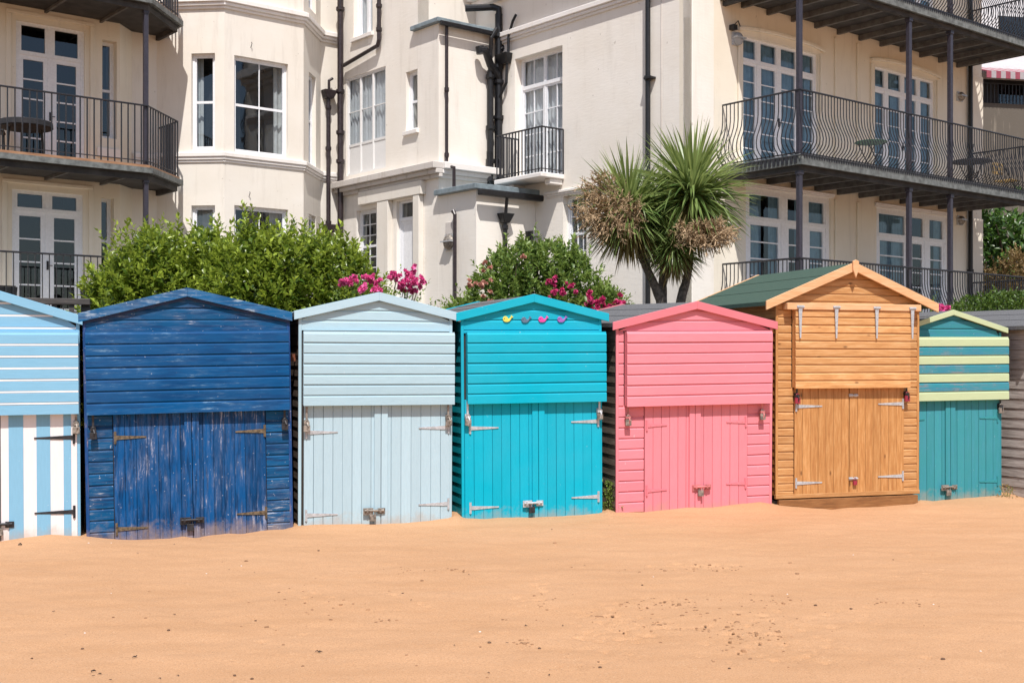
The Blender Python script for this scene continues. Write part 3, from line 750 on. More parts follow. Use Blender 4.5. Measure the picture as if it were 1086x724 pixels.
# ------------------------------------------------------------------ buildings in the u,v frame
TH = math.atan2(0.633, 0.774); UX, UY = math.cos(TH), math.sin(TH)
def uv2w(u, v): return (u*UX - v*UY, u*UY + v*UX)
class Bld:
    def __init__(s, name, label, cat, bu, bv, bz=1.5):
        s.bu, s.bv, s.bz = bu, bv, bz
        p = uv2w(bu, bv)
        s.t = thing(name, label, cat, (p[0], p[1], bz), TH)
    def T(s, u, v, z): return (u-s.bu, v-s.bv, z+EYE-s.bz)
    def mb(s): return MB(s.T)
class Fr:
    """a wall plane: a runs left to right along it, d outwards, z above the eye"""
    def __init__(s, B, o, d):
        L = math.hypot(*d); s.B = B; s.o = o; s.d = (d[0]/L, d[1]/L); s.n = (s.d[1], -s.d[0])
    def T(s, a, d, z): return s.B.T(s.o[0]+a*s.d[0]+d*s.n[0], s.o[1]+a*s.d[1]+d*s.n[1], z)
    def mb(s): return MB(s.T)
    def a(s, px, off=0.0):
        k = (px-CX)/F0
        ou, ov = s.o[0]+off*s.n[0], s.o[1]+off*s.n[1]
        X, Y = uv2w(ou, ov); dX, dY = uv2w(*s.d)
        return (k*Y-X)/(dX-k*dY)
    def z(s, px, py, off=0.0):
        a = s.a(px, off); p = uv2w(s.o[0]+off*s.n[0]+a*s.d[0], s.o[1]+off*s.n[1]+a*s.d[1])
        return (HY-py)/F0*p[1]
    def rect(s, x0, x1, y0, y1, off=0.0):
        """pixel box measured at its left edge -> a0,a1,z0,z1"""
        return (s.a(x0, off), s.a(x1, off), s.z(x0, y1, off), s.z(x0, y0, off))

def bx(mb, a0, a1, d0, d1, z0, z1, r=0.5, m=0):
    # box in a frame (a, d, z): d is outwards
    mb.box(a0, a1, d0, d1, z0, z1, r, m)

def flip(mb):
    mb.f = [tuple(reversed(q)) for q in mb.f]; return mb

def wall(fr, a0, a1, z0, z1, ops=(), th=0.3, name='wall', m=None):
    A = sorted(set([a0, a1]+[q for o in ops for q in (o[0], o[1])])); Zs = sorted(set([z0, z1]+[q for o in ops for q in (o[2], o[3])]))
    def hole(i, j):
        ca = (A[i]+A[i+1])/2; cz = (Zs[j]+Zs[j+1])/2
        return any(o[0] < ca < o[1] and o[2] < cz < o[3] for o in ops)
    mb = fr.mb()
    for i in range(len(A)-1):
        for j in range(len(Zs)-1):
            if hole(i, j): continue
            x0, x1, y0, y1 = A[i], A[i+1], Zs[j], Zs[j+1]
            mb.add([(x0,0,y0),(x1,0,y0),(x1,0,y1),(x0,0,y1)], [(0,1,2,3)], 0.5)
            mb.add([(x0,-th,y0),(x1,-th,y0),(x1,-th,y1),(x0,-th,y1)], [(3,2,1,0)], 0.5)
            def edge(ii, jj): return ii < 0 or jj < 0 or ii >= len(A)-1 or jj >= len(Zs)-1 or hole(ii, jj)
            if edge(i-1, j): mb.add([(x0,0,y0),(x0,0,y1),(x0,-th,y1),(x0,-th,y0)], [(0,1,2,3)], 0.5)
            if edge(i+1, j): mb.add([(x1,0,y0),(x1,0,y1),(x1,-th,y1),(x1,-th,y0)], [(3,2,1,0)], 0.5)
            if edge(i, j-1): mb.add([(x0,0,y0),(x1,0,y0),(x1,-th,y0),(x0,-th,y0)], [(3,2,1,0)], 0.5)
            if edge(i, j+1): mb.add([(x0,0,y1),(x1,0,y1),(x1,-th,y1),(x0,-th,y1)], [(0,1,2,3)], 0.5)
    return mb.build(name, m or M['stucco'], fr.B.t)

def window(fr, op, cols=(1,), tr=0.0, rows=1, sub=0, rec=0.14, mull=0.05, bar=0.022, frame=0.06, sill=False, curtain=None, cm='curtain', cover=1.0,
           name='window', paint='winpaint', glass='glass', trsub=None, meet=False, panel=0.0, depth=1.6, handle=False, leafframe=0.045, barrows=None, cpos=0.22):
    a0, a1, z0, z1 = op
    mb = fr.mb(); B = fr.B
    f0, f1 = -rec-0.06, -rec
    a0i, a1i, z0i, z1i = a0+frame, a1-frame, z0+frame*0.8, z1-frame
    bx(mb, a0, a0i, f0, f1+0.01, z0, z1); bx(mb, a1i, a1, f0, f1+0.01, z0, z1)
    bx(mb, a0i, a1i, f0, f1+0.01, z0, z0i); bx(mb, a0i, a1i, f0, f1+0.01, z1i, z1)
    H = z1i-z0i; zt = z1i-H*tr if tr else z1i
    tot = sum(cols); xs_ = [a0i]
    for c in cols: xs_.append(xs_[-1]+(a1i-a0i)*c/tot)
    if tr: bx(mb, a0i, a1i, f0, f1+0.015, zt-0.04, zt+0.04)
    for i, x in enumerate(xs_[1:-1]):
        bx(mb, x-mull/2, x+mull/2, f0, f1+0.006, z0i, zt-(0.04 if tr else 0))
        if tr: bx(mb, x-mull/2, x+mull/2, f0, f1+0.006, zt+0.04, z1i)
    gl = fr.mb()
    ztop = zt-(0.04 if tr else 0)
    for i in range(len(cols)):
        L, Rr = xs_[i]+(mull/2 if i else 0), xs_[i+1]-(mull/2 if i < len(cols)-1 else 0)
        lf = leafframe
        # leaf frame
        bx(mb, L, L+lf, f0+.005, f1-0.004, z0i, ztop); bx(mb, Rr-lf, Rr, f0+.005, f1-0.004, z0i, ztop)
        bx(mb, L+lf, Rr-lf, f0+.005, f1-0.004, ztop-lf, ztop); bx(mb, L+lf, Rr-lf, f0+.005, f1-0.004, z0i, z0i+lf*1.3)
        gz0, gz1 = z0i+lf*1.3, ztop-lf
        if panel:
            pz = z0i+(ztop-z0i)*panel
            bx(mb, L+lf, Rr-lf, f0+.01, f1-0.018, gz0, pz); bx(mb, L+lf, Rr-lf, f0+.008, f1-0.006, pz-0.03, pz+0.03); gz0 = pz+0.03
        for k in range(1, rows):
            zz = gz0+(gz1-gz0)*k/rows; hb = bar/2
            if meet and k*2 == rows: hb = 0.028
            bx(mb, L+lf, Rr-lf, f0+.02, f1-0.010, zz-hb, zz+hb)
        for k in range(1, sub+1):
            xx = L+lf+(Rr-L-2*lf)*k/(sub+1)
            bx(mb, xx-bar/2, xx+bar/2, f0+.02, f1-0.011, gz0, gz1)
        if tr:
            bx(mb, L, L+lf*.6, f0+.005, f1-0.004, zt+.04, z1i); bx(mb, Rr-lf*.6, Rr, f0+.005, f1-0.004, zt+.04, z1i)
            for k in range(1, (sub if trsub is None else trsub)+1):
                xx = L+lf*.6+(Rr-L-1.2*lf)*k/((sub if trsub is None else trsub)+1)
                bx(mb, xx-bar/2, xx+bar/2, f0+.02, f1-0.011, zt+.04, z1i)
            gl.add([(L+.01, f0+.03, zt+.04), (Rr-.01, f0+.03, zt+.04), (Rr-.01, f0+.03, z1i), (L+.01, f0+.03, z1i)], [(0,1,2,3)])
        gl.add([(L+.02, f0+.03, gz0), (Rr-.02, f0+.03, gz0), (Rr-.02, f0+.03, gz1), (L+.02, f0+.03, gz1)], [(0,1,2,3)])
    w_ = mb.build(name, M[paint], B.t)
    gl.build('pane', M[glass], w_)
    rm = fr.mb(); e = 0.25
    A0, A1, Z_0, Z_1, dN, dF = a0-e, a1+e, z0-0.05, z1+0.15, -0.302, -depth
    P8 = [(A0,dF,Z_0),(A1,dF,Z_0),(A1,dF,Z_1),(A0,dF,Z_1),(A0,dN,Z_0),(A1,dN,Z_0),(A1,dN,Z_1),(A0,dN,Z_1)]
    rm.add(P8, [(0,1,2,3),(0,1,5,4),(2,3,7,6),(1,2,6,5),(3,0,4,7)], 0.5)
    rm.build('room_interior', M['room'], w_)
    if curtain:
        ct = fr.mb()
        for (c0, c1) in curtain:
            s0, s1 = a0+(a1-a0)*c0, a0+(a1-a0)*c1; n = max(8, int((s1-s0)/0.018)); ph = random.random()*6
            pts = []
            for i in range(n+1):
                a = s0+(s1-s0)*i/n
                pts.append((a, -rec-cpos+0.018*math.sin(a*52+ph)+0.012*math.sin(a*23+ph*2)))
            zb_ = z1-(z1-z0)*cover
            vs = [(a, d, zb_) for a, d in pts]+[(a, d, z1+.05) for a, d in pts]
            fs = [(i, i+1, i+n+2, i+n+1) for i in range(n)]
            ct.add(vs, fs, 0.5)
        ct.build('curtain', M[cm], w_, smooth=True)
    if sill:
        s_ = fr.mb(); bx(s_, a0-0.05, a1+0.05, -rec+0.002, 0.07, z0-0.09, z0-0.002); s_.build('sill', M['trim'], w_, bevel=0.006)
    if handle:
        h = fr.mb(); x = xs_[len(cols)//2]; zz = z0+1.05
        bx(h, x-0.02, x+0.02, f1+.006, f1+0.02, zz-0.09, zz+0.09); h.tube([(x, f1+.04, zz), (x+0.09, f1+0.045, zz)], 0.009, 6); h.build('handle', M['metaldark'], w_)
    return w_

def band(fr, a0, a1, z0, z1, out, name='moulding', m='trim', steps=((0, 1), (0.35, 0.7)), d0=0.0):
    mb = fr.mb(); H = z1-z0
    n = len(steps)
    bx(mb, a0, a1, d0, out, z0+H*0.55, z1); bx(mb, a0, a1, d0, out*0.68, z0+H*0.25, z0+H*0.55); bx(mb, a0, a1, d0, out*0.35, z0, z0+H*0.25)
    return mb.build(name, M[m], fr.B.t, bevel=0.012)

def railing(B, path, z0, z1, sp=0.11, belly=0.0, parent=None, name='railing', r=0.0105, low=0.07, m='iron'):
    mb = B.mb()
    for i in range(len(path)-1):
        p, q = path[i], path[i+1]; L = math.hypot(q[0]-p[0], q[1]-p[1]); n = max(1, round(L/sp))
        du, dv = (q[0]-p[0])/L, (q[1]-p[1])/L; nu, nv = dv, -du
        for k in range(n+(1 if i == len(path)-2 else 0)):
            a = p[0]+du*L*k/n; b = p[1]+dv*L*k/n
            if belly:
                prof = [(1, 0), (.86, 0.0), (.72, -0.10*0), (.60, .12), (.48, .45), (.36, .85), (.26, 1.0), (.17, .92), (.10, .62), (.05, .22), (0.0, 0.05)]
                pts = [(a+nu*belly*o_, b+nv*belly*o_, z0+(z1-z0)*f_) for f_, o_ in prof]
                mb.tube(pts, r*0.95, 4, 0.5, caps=False)
            else:
                mb.tube([(a, b, z0), (a, b, z1)], r, 4, 0.5, caps=False)
        mb.tube([(p[0], p[1], z1), (q[0], q[1], z1)], 0.019, 6, 0.5); 
        if not belly: mb.tube([(p[0], p[1], z0+low), (q[0], q[1], z0+low)], 0.013, 4, 0.5)
        if belly:
            mb.tube([(p[0]+nu*.01, p[1]+nv*.01, z0+0.02), (q[0]+nu*.01, q[1]+nv*.01, z0+0.02)], 0.016, 4, 0.5)
    return mb.build(name, M[m], parent)

def pipe(B, pts, r=0.05, m='pipe', collars=(), name='drainpipe', n=10):
    mb = B.mb(); mb.tube(pts, r, n, 0.5)
    for (u, v, z) in collars:
        mb.tube([(u, v, z-0.05), (u, v, z-0.02), (u, v, z+0.05)], [r*1.15, r*1.42, r*1.42], n, 0.5)
    return mb.build(name, M[m], B.t, smooth=False)

TOP = 11.0; GZ = 0.86        # wall tops, ground floor level (above the eye)
LH = 0.16
# ---------- right house : gable wall (u=17.56) and seafront (v=16.08)
RB = Bld('seafront_house', 'cream seafront house on the right with curvy iron balconies', 'house', 22.5, 18.0)
Dw = Fr(RB, (17.56, 26.16), (0, -1)); Fw = Fr(RB, (17.56, 16.08), (1, 0))
FE = 27.96-17.56
# gable openings
dwo = Dw.rect(546, 596.5, 63, 186); dwl = Dw.rect(597, 622, 207, 290)
dwo = (dwo[0], dwo[1], 4.02, dwo[3])
wall(Dw, 0, 26.16-16.08-0.3, -0.6, TOP, [dwo, dwl], name='gable_wall', m=M['stucco_white'])
window(Dw, dwo, cols=(1, 1), tr=0.22, rows=4, sub=1, rec=0.2, curtain=[(0.02, 0.98)], cm='curtain_white', cover=0.97, name='french_window', cpos=0.12)
window(Dw, dwl, cols=(1,), rows=4, sub=2, rec=0.16, meet=True, curtain=[(0.0, 0.3), (0.7, 1)], sill=False, name='sash_window')
# seafront openings
q = Fw.rect(787.5, 868, 37.5, 150); o1 = (q[0], q[1], 3.87, q[3])
q = Fw.rect(927, 992, 69.3, 150); o2 = (q[0], q[1], 3.87, q[3])
q = Fw.rect(791, 881, 198, 300); o3 = (q[0], q[1], GZ+0.02, q[3])
q = Fw.rect(929.5, 1006, 219.5, 300); o4 = (q[0], q[1], GZ+0.02, q[3])
o5 = (o1[0], o1[1], 7.32, 10.0); o6 = (o2[0], o2[1], 7.32, 10.0)
wall(Fw, 0, FE, -0.6, TOP, [o1, o2, o3, o4, o5, o6], name='front_wall', m=M['stucco_warm'])
for o_ in (o1, o2, o5, o6):
    window(Fw, o_, cols=(0.8, 1, 1, 0.85), tr=0.16, rows=6, rec=0.07, mull=0.11, bar=0.018, frame=0.05, curtain=[(0.02, 0.98)], cm='curtain_blue', name='french_window', handle=True, cpos=0.10)
for o_ in (o3, o4):
    window(Fw, o_, cols=(1.45, 0.9, 0.9), tr=0.20, rows=5, rec=0.05, mull=0.17, bar=0.026, frame=0.12, name='french_window', leafframe=0.085, curtain=[(0.1, 0.22), (0.31, 0.43), (0.62, 0.98)] if o_ is o3 else [(0.05, 0.43), (0.86, 0.99)], cm='curtain_blue', cpos=0.1)
    band(Fw, o_[0]-0.08, o_[1]+0.08, o_[3], o_[3]+0.10, 0.07, 'window_hood')
for o_ in (o1, o2):
    mb = Fw.mb(); ex = 0.16
    bx(mb, o_[0]-ex, o_[0]-0.03, 0, 0.05, o_[2], o_[3]+0.02); bx(mb, o_[1]+0.03, o_[1]+ex, 0, 0.05, o_[2], o_[3]+0.02)
    # flat arched head moulding
    n = 14
    for i in range(n):
        s0, s1 = i/n, (i+1)/n; A = o_[0]-ex; Wd = o_[1]-o_[0]+2*ex
        za_ = o_[3]+0.06+0.10*math.sin(math.pi*s0)**0.6; zb_ = o_[3]+0.06+0.10*math.sin(math.pi*s1)**0.6
        mb.hexa([(A+Wd*s0, 0, za_), (A+Wd*s1, 0, zb_), (A+Wd*s1, 0.07, zb_), (A+Wd*s0, 0.07, za_), (A+Wd*s0, 0, za_+.07), (A+Wd*s1, 0, zb_+.07), (A+Wd*s1, 0.07, zb_+.07), (A+Wd*s0, 0.07, za_+.07)], 0.5)
    mb.build('door_surround', M['stucco_warm'], RB.t, bevel=0.01)
for (pa, pb_) in ((884.5, 887.5), (908, 911.5), (1030, 1041)):
    for (z_0, z_1) in ((3.87, 6.96), (GZ, 3.5)):
        mb = Fw.mb(); bx(mb, Fw.a(pa), Fw.a(pb_), 0.0, 0.045, z_0, z_1); mb.build('pilaster', M['stucco_warm'], RB.t, bevel=0.01)
mb = Fw.mb(); bx(mb, 0.0, Fw.a(756), 0.0, 0.035, -0.6, TOP); mb.build('corner_pilaster', M['stucco_white'], RB.t, bevel=0.012)
mb = Dw.mb(); bx(mb, 26.16-16.08-0.20, 26.16-16.08-0.0, -0.29, 0.0, -0.6, TOP); mb.build('corner_return', M['stucco_white'], RB.t)
# gable mouldings
VA = 26.16
band(Dw, VA-22.8, VA-16.3, 7.22, 7.46, 0.12, 'string_course', 'trim')
band(Dw, VA-22.8, VA-16.3, 8.22, 8.75, 0.42, 'cornice', 'trim')
band(Dw, VA-20.3, VA-17.9, 3.56, 3.70, 0.07, 'string_course', 'trim')
# the rear wall piece above the closet roof belongs to this house
# seam batten down the gable
mb = Dw.mb(); xa = Dw.a(701.5); bx(mb, xa-0.008, xa+0.008, 0, 0.010, -0.6, 7.2); mb.build('cable', M['trim_old'], RB.t)
# roof and far walls so that the house is closed
mb = RB.mb(); mb.prism_z([(17.4, 15.9), (28.1, 15.9), (28.1, 26.4), (17.4, 26.4)], TOP, TOP+0.25); mb.build('roof', M['felt_grey'], RB.t)
mb = RB.mb(); mb.box(27.66, 27.96, 16.39, 26.1, -0.6, TOP-0.002); mb.box(17.9, 27.6, 25.8, 26.1, -0.6, TOP-0.002); mb.build('rear_wall', M['stucco'], RB.t)
# balconies
BU0, BU1, BV0, BV1 = 18.46, 27.38, 14.22, 16.08
def balcony_right(zt, name_lab, rail_h=1.19, posts=True, belly=0.17, has_joists=True, zbelow=None):
    mb = RB.mb(); mb.box(BU0-.02, BU1+.04, BV0-.03, BV1-0.004, zt-0.10, zt, 0.5)
    bal = mb.build('balcony', M['trim_old'], RB.t); bal['label'] = name_lab
    mb = RB.mb(); mb.box(BU0-.06, BU1+.045, BV0-.09, BV0-.031, zt-0.20, zt-0.012, 0.3); mb.box(BU0-.08, BU0-.021, BV0-.031, BV1-0.004, zt-0.20, zt-0.012, 0.4)
    mb.build('edge_fascia', M['fascia'], bal)
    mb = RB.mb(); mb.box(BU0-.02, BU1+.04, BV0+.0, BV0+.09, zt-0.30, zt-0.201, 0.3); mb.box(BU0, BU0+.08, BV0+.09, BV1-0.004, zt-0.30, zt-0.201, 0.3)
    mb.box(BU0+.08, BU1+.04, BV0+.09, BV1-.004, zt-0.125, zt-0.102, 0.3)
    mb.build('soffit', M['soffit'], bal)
    if has_joists:
        mb = RB.mb(); u = BU0+0.55
        while u < BU1:
            mb.box(u, u+0.07, BV0+.09, BV1-0.006, zt-0.24, zt-0.126, 0.3); u += 0.78
        mb.build('joist', M['joist'], bal)
    if zt > 2:
        # pierced scroll edge: a row of small drops under the rail
        mb = RB.mb()
        u = BU0
        while u < BU1:
            mb.box(u, u+0.035, BV0-.10, BV0-.0905, zt-0.075, zt-0.02, 0.5); u += 0.075
        v = BV0
        while v < BV1-.1:
            mb.prism_z([(BU0-.095, v), (BU0-.081, v), (BU0-.081, v+.05), (BU0-.095, v+.05)], zt-0.17, zt-0.04, 0.5); v += 0.10
        mb.box(BU0-.0955, BU1+.09, BV0-.104, BV0-.0915, zt-0.03, zt-0.012, 0.5); mb.box(BU0-.0965, BU0-.082, BV0-.1, BV1-.02, zt-0.05, zt-0.03, 0.5)
        mb.build('edge_scrollwork', M['iron'], bal)
    railing(RB, [(BU0, BV1-.01), (BU0, BV0), (BU1, BV0), (BU1, BV1-.01)], zt+0.01, zt+rail_h, 0.095, belly, bal, 'railing')
    return bal
F2 = Fr(RB, (BU0, BV0), (1, 0))
b1 = balcony_right(3.84, 'first floor balcony with bowed black bars')
b2 = balcony_right(7.27, 'upper balcony with bowed black bars')
b0_ = balcony_right(GZ, 'ground floor terrace with bowed black railing', 1.07, has_joists=False, belly=0.13)
mb = RB.mb(); mb.box(BU0, BU1, BV0, BV1-.01, -0.6, GZ-0.31); mb.build('terrace_base', M['stucco'], RB.t)
for (pz0, pz1) in ((GZ, 3.54), (3.84, 6.97), (7.27, 10.4)):
    for px in (848, 966, 1009.7, 1098):
        a = F2.a(px); mb = RB.mb(); u = BU0+a+(0.05 if px == 848 else 0); v = BV0+0.045
        mb.box(u-.045, u+.045, v-.045, v+.045, pz0, pz1, 0.5)
        mb.box(u-.06, u+.06, v-.06, v+.06, pz1-.07, pz1, 0.5); mb.box(u-.06, u+.06, v-.06, v+.06, pz0, pz0+.05, 0.5)
        mb.build('post', M['post'], RB.t, bevel=0.006)
mb = RB.mb(); mb.box(BU0-.1, BU1+1.5, BV0-.1, BV1, 10.4, 10.6); mb.build('veranda_roof', M['felt_grey'], RB.t)
# lamps and pipes on the seafront
def bulkhead(fr, px, py, name='wall_lamp', r=0.13, mat='lampglass'):
    a, z = fr.a(px), fr.z(px, py); mb = fr.mb()
    n = 14
    prof = [(r, 0.0), (r, 0.05), (r*0.93, 0.09), (r*0.6, 0.13), (0.02, 0.145)]
    vs = [(a+q*math.cos(2*math.pi*i/n), h, z+q*math.sin(2*math.pi*i/n)) for q, h in prof for i in range(n)]
    fs = [(j*n+i, j*n+(i+1) % n, (j+1)*n+(i+1) % n, (j+1)*n+i) for j in range(4) for i in range(n)]
    mb.add(vs, fs, 0.5)
    o_ = mb.build(name, M[mat], fr.B.t, smooth=True)
    mb = fr.mb(); bx(mb, a-r*1.05, a+r*1.05, 0.003, 0.155, z+0.0, z+0.03); bx(mb, a-r, a+r, 0.0, 0.04, z-r, z+r); mb.build('lamp_housing', M['metal'], o_)
    return o_
bulkhead(Fw, 780.5, 42); bulkhead(Fw, 1017, 103, r=0.11, mat='metalrust'); bulkhead(Fw, 1017, 234, r=0.11, mat='metalrust')
mb = Fw.mb(); a_, z_ = Fw.a(775), Fw.z(775, 30); bx(mb, a_-.05, a_+.06, .0, .12, z_-.05, z_+.05); mb.tube([(a_+.05, .03, z_+.05), (a_+.16, .05, z_+.16), (a_+.26, .05, z_-.0)], 0.012, 6)
mb.build('floodlight', M['black'], RB.t)
ap = Fw.a(1026); pipe(RB, [(17.56+ap, 16.0, -0.6), (17.56+ap, 16.0, TOP)], 0.055, 'pipe', [(17.56+ap, 16.0, z) for z in (2.2, 5.2, 8.0)])
av = VA-Dw.a(690.5); pipe(RB, [(17.47, av, -0.6), (17.47, av, TOP)], 0.052, 'pipe', [(17.47, av, z) for z in (2.9, 5.6, 8.9)])
for z in (2.9, 5.6):
    mb = RB.mb(); mb.box(17.40, 17.55, av-.14, av+.05, z-.02, z+.02); mb.build('pipe_bracket', M['pipe'], RB.t)
# small balcony on the gable
ub = 17.56
def dv(px): return VA-Dw.a(px)
zsb = 4.02
Dz = Dw.z(597.8, 137.7)
cw = Dw.a(597.8); 
# outward reach from the corner pixel
best = None
for i in range(20, 120):
    d = i/100.0; aa = Dw.a(574.6, d)
    if best is None or abs(aa-cw) < best[0]: best = (abs(aa-cw), d)
dep = best[1]
va0, va1 = VA-cw, VA-Dw.a(527, dep)
mb = RB.mb(); mb.box(ub-dep-.04, ub-.003, va0-.03, va1+.06, zsb-0.10, zsb-0.0, 0.5); mb.box(ub-dep*.6, ub-.003, va0+.02, va0+.2, zsb-0.22, zsb-.101)
mb.box(ub-dep*.6, ub-.003, va1-.25, va1-.05, zsb-0.22, zsb-.101)
sbal = mb.build('balcony', M['trim'], RB.t, bevel=0.015); sbal['label'] = 'small stone balcony with straight black bars on the gable'
railing(RB, [(ub-.01, va1), (ub-dep, va1), (ub-dep, va0), (ub-.01, va0)], zsb+.01, Dz, 0.105, 0, sbal, 'railing', r=0.014)

# ---------- middle wing (plane u=15.92), closet tower and annex
MBd = Bld('rear_wing', 'cream middle wing with black drainpipes and white sash windows', 'house', 16.0, 24.0)
Sw = Fr(MBd, (15.92, 26.16), (0, -1)); Bx = Fr(MBd, (15.92, 22.01), (1, 0)); An = Fr(MBd, (15.92, 20.66), (1, 0)); Jw = Fr(MBd, (15.92, 22.81), (1, 0))
s1_ = Sw.rect(367.5, 409, 84, 187); s2_ = Sw.rect(430.5, 448, 77, 140); s0_ = Sw.rect(375, 395, -70, 41.5)
s3_ = Sw.rect(378, 404, 224, 300); s4_ = Sw.rect(420.5, 441.5, 214, 300); s4_ = (s4_[0], s4_[1], GZ-0.3, s4_[3])
s0_ = (s0_[0], s0_[1], s0_[2], 10.2)
wall(Sw, 0.0, 26.16-22.81, -0.6, TOP, [s0_, s1_, (s2_[0], 3.349, s2_[2], s2_[3]) if s2_[1] > 3.35 else s2_, s3_, s4_][:5], name='wall', m=M['stucco_white'])
window(Sw, s0_, cols=(1, 1), rows=2, rec=0.16, sill=True, curtain=[(0.02, 0.98)], name='casement_window', cpos=0.1, cm='curtain_white')
window(Sw, s1_, cols=(1, 1, 1), rows=2, rec=0.03, frame=0.04, leafframe=0.022, mull=0.03, panel=0.30, curtain=[(0.0, 1.0)], name='wide_window', paint='oldpaint', cpos=0.09, cm='curtain_white')
window(Sw, (s2_[0], min(s2_[1], 3.349), s2_[2], s2_[3]), rows=2, rec=0.12, meet=True, sill=True, curtain=[(0.0, 0.9)], name='sash_window', frame=0.05, leafframe=0.03)
window(Sw, s3_, cols=(1,), rows=6, sub=2, rec=0.12, meet=True, curtain=None, name='sash_window', leafframe=0.03)
# door with a fanlight
dr = window(Sw, s4_, cols=(1,), tr=0.12, rows=1, rec=0.09, panel=0.985, name='side_door', leafframe=0.06, frame=0.05)
# closet tower
ZB = Bx.z(466, 24)
mb = MBd.mb(); mb.box(15.92, 17.555, 22.01, 22.82, -0.6, ZB-0.02); mb.build('closet_wall', M['stucco_white'], MBd.t)
mb = MBd.mb(); mb.box(15.80, 17.554, 21.88, 22.95, ZB-0.018, ZB+0.08); mb.build('closet_roof', M['lead'], MBd.t, bevel=0.01)
mb = MBd.mb(); mb.box(15.84, 17.45, 21.80, 21.875, ZB-0.10, ZB-0.005); mb.build('gutter', M['pipe'], MBd.t, bevel=0.01)
wall(Jw, 0.001, 1.64, ZB+0.081, TOP, name='upper_wall', m=M['stucco'])
# annex
ZA = 3.68
mb = MBd.mb(); mb.box(15.921, 17.556, 20.66, 22.009, -0.6, ZA-0.02); mb.build('annex_wall', M['stucco_white'], MBd.t)
mb = MBd.mb(); mb.box(15.78, 17.70, 20.52, 22.008, ZA-0.018, ZA+0.10); mb.build('annex_roof', M['lead'], MBd.t, bevel=0.012)
mb = MBd.mb(); mb.box(15.83, 17.68, 20.38, 20.515, ZA-0.16, ZA-0.03); mb.build('gutter', M['pipe'], MBd.t, bevel=0.02)
# cornice above the ground floor
zc = Sw.z(362, 196)
band(Sw, 0.03, 26.16-22.01+0.16, zc-0.30, zc+0.03, 0.26, 'cornice', 'trim_old')
band(Bx, 0.0, 1.62, zc-0.30, zc+0.03, 0.26, 'cornice', 'trim', d0=0.002)
mb = Sw.mb()
for (pa, pb_) in ((404.8, 416.5), (443, 449.5)):
    bx(mb, Sw.a(pa), Sw.a(pb_), 0.0, 0.14, -0.6, zc-0.62)
mb.build('pilaster', M['stucco'], MBd.t, bevel=0.01)
mb = Sw.mb(); bx(mb, Sw.a(385), Sw.a(452), 0.0, 0.15, zc-0.615, zc-0.31); mb.build('frieze', M['stucco'], MBd.t, bevel=0.012)
mb = MBd.mb(); mb.prism_z([(15.92, 22.9), (17.55, 22.9), (17.55, 30), (15.92, 30)], TOP, TOP+0.25); mb.build('roof', M['felt_grey'], MBd.t)
# round light and plate on the annex side
An2 = Fr(MBd, (15.92, 26.16), (0, -1))
bulkhead(An2, 478, 257, r=0.17, mat='metalrust')
mb = An2.mb(); a_, z_ = An2.a(478.5), An2.z(478.5, 241); bx(mb, a_-.19, a_+.19, 0.0, 0.015, z_-.13, z_+.11); mb.build('wall_plate', M['trim_old'], MBd.t)
a_ = An2.a(486); z1_ = An2.z(486, 225)
pipe(MBd, [(15.85, VA-a_+.1, z1_+.01), (15.83, VA-a_+.05, z1_+.02), (15.83, VA-a_, z1_-.06), (15.83, VA-a_, -0.6)], 0.04, 'pipebrown')
# pipes on the closet front
def PB(px, off=0.09): return 15.92+Bx.a(px, off)
u1_ = PB(474); pipe(MBd, [(u1_, 21.93, ZB-.05), (u1_, 21.93, zc-0.02), (u1_, 21.66, zc-.1), (u1_, 21.66, ZA+.1)], 0.038, 'pipebrown', [(u1_, 21.93, zc+.2), (u1_, 21.93, 6.0)])
u2_ = PB(519.5); u3_ = PB(528, 0.12)
pipe(MBd, [(u2_, 21.90, 6.6), (u2_, 21.90, ZA+.1)], 0.075, 'pipe', [(u2_, 21.9, z) for z in (6.45, 5.3, 4.55)])
pipe(MBd, [(u3_, 21.86, 7.9), (u3_, 21.86, ZA+.1)], 0.085, 'pipe', [(u3_, 21.86, z) for z in (7.4, 6.7, 6.35, 5.55)])
zq = Bx.z(528, 12)
pipe(MBd, [(u3_-0.62, 22.3, zq+.0), (u3_-.1, 21.95, zq+.04), (u3_, 21.86, zq), (u3_, 21.86, 7.7)], 0.08, 'pipe')
pipe(MBd, [(u2_-.42, 21.78, 6.98), (u2_-.28, 21.74, 6.99), (u2_-.05, 21.84, 6.72), (u3_-.02, 21.86, 6.45)], 0.09, 'pipe', name='pipe_branch')
pipe(MBd, [(u3_-.10, 21.80, 7.55), (u2_-.02, 21.84, 7.32), (u2_, 21.9, 7.0), (u2_, 21.9, 6.6)], 0.05, 'pipe', name='pipe_branch')
pipe(MBd, [(u2_-.38, 21.80, 7.06), (u2_-.36, 21.79, 6.90)], 0.10, 'pipe', name='pipe_cowl')
pipe(MBd, [(u3_+.02, 21.80, 7.15), (u3_+.24, 21.86, 7.02), (u3_+.34, 21.95, 6.85)], 0.07, 'pipe', name='pipe_branch')
pipe(MBd, [(u2_-.10, 21.82, 4.75), (u2_-.10, 21.82, 4.42), (u2_, 21.88, 4.35)], 0.06, 'pipe', name='pipe_branch')
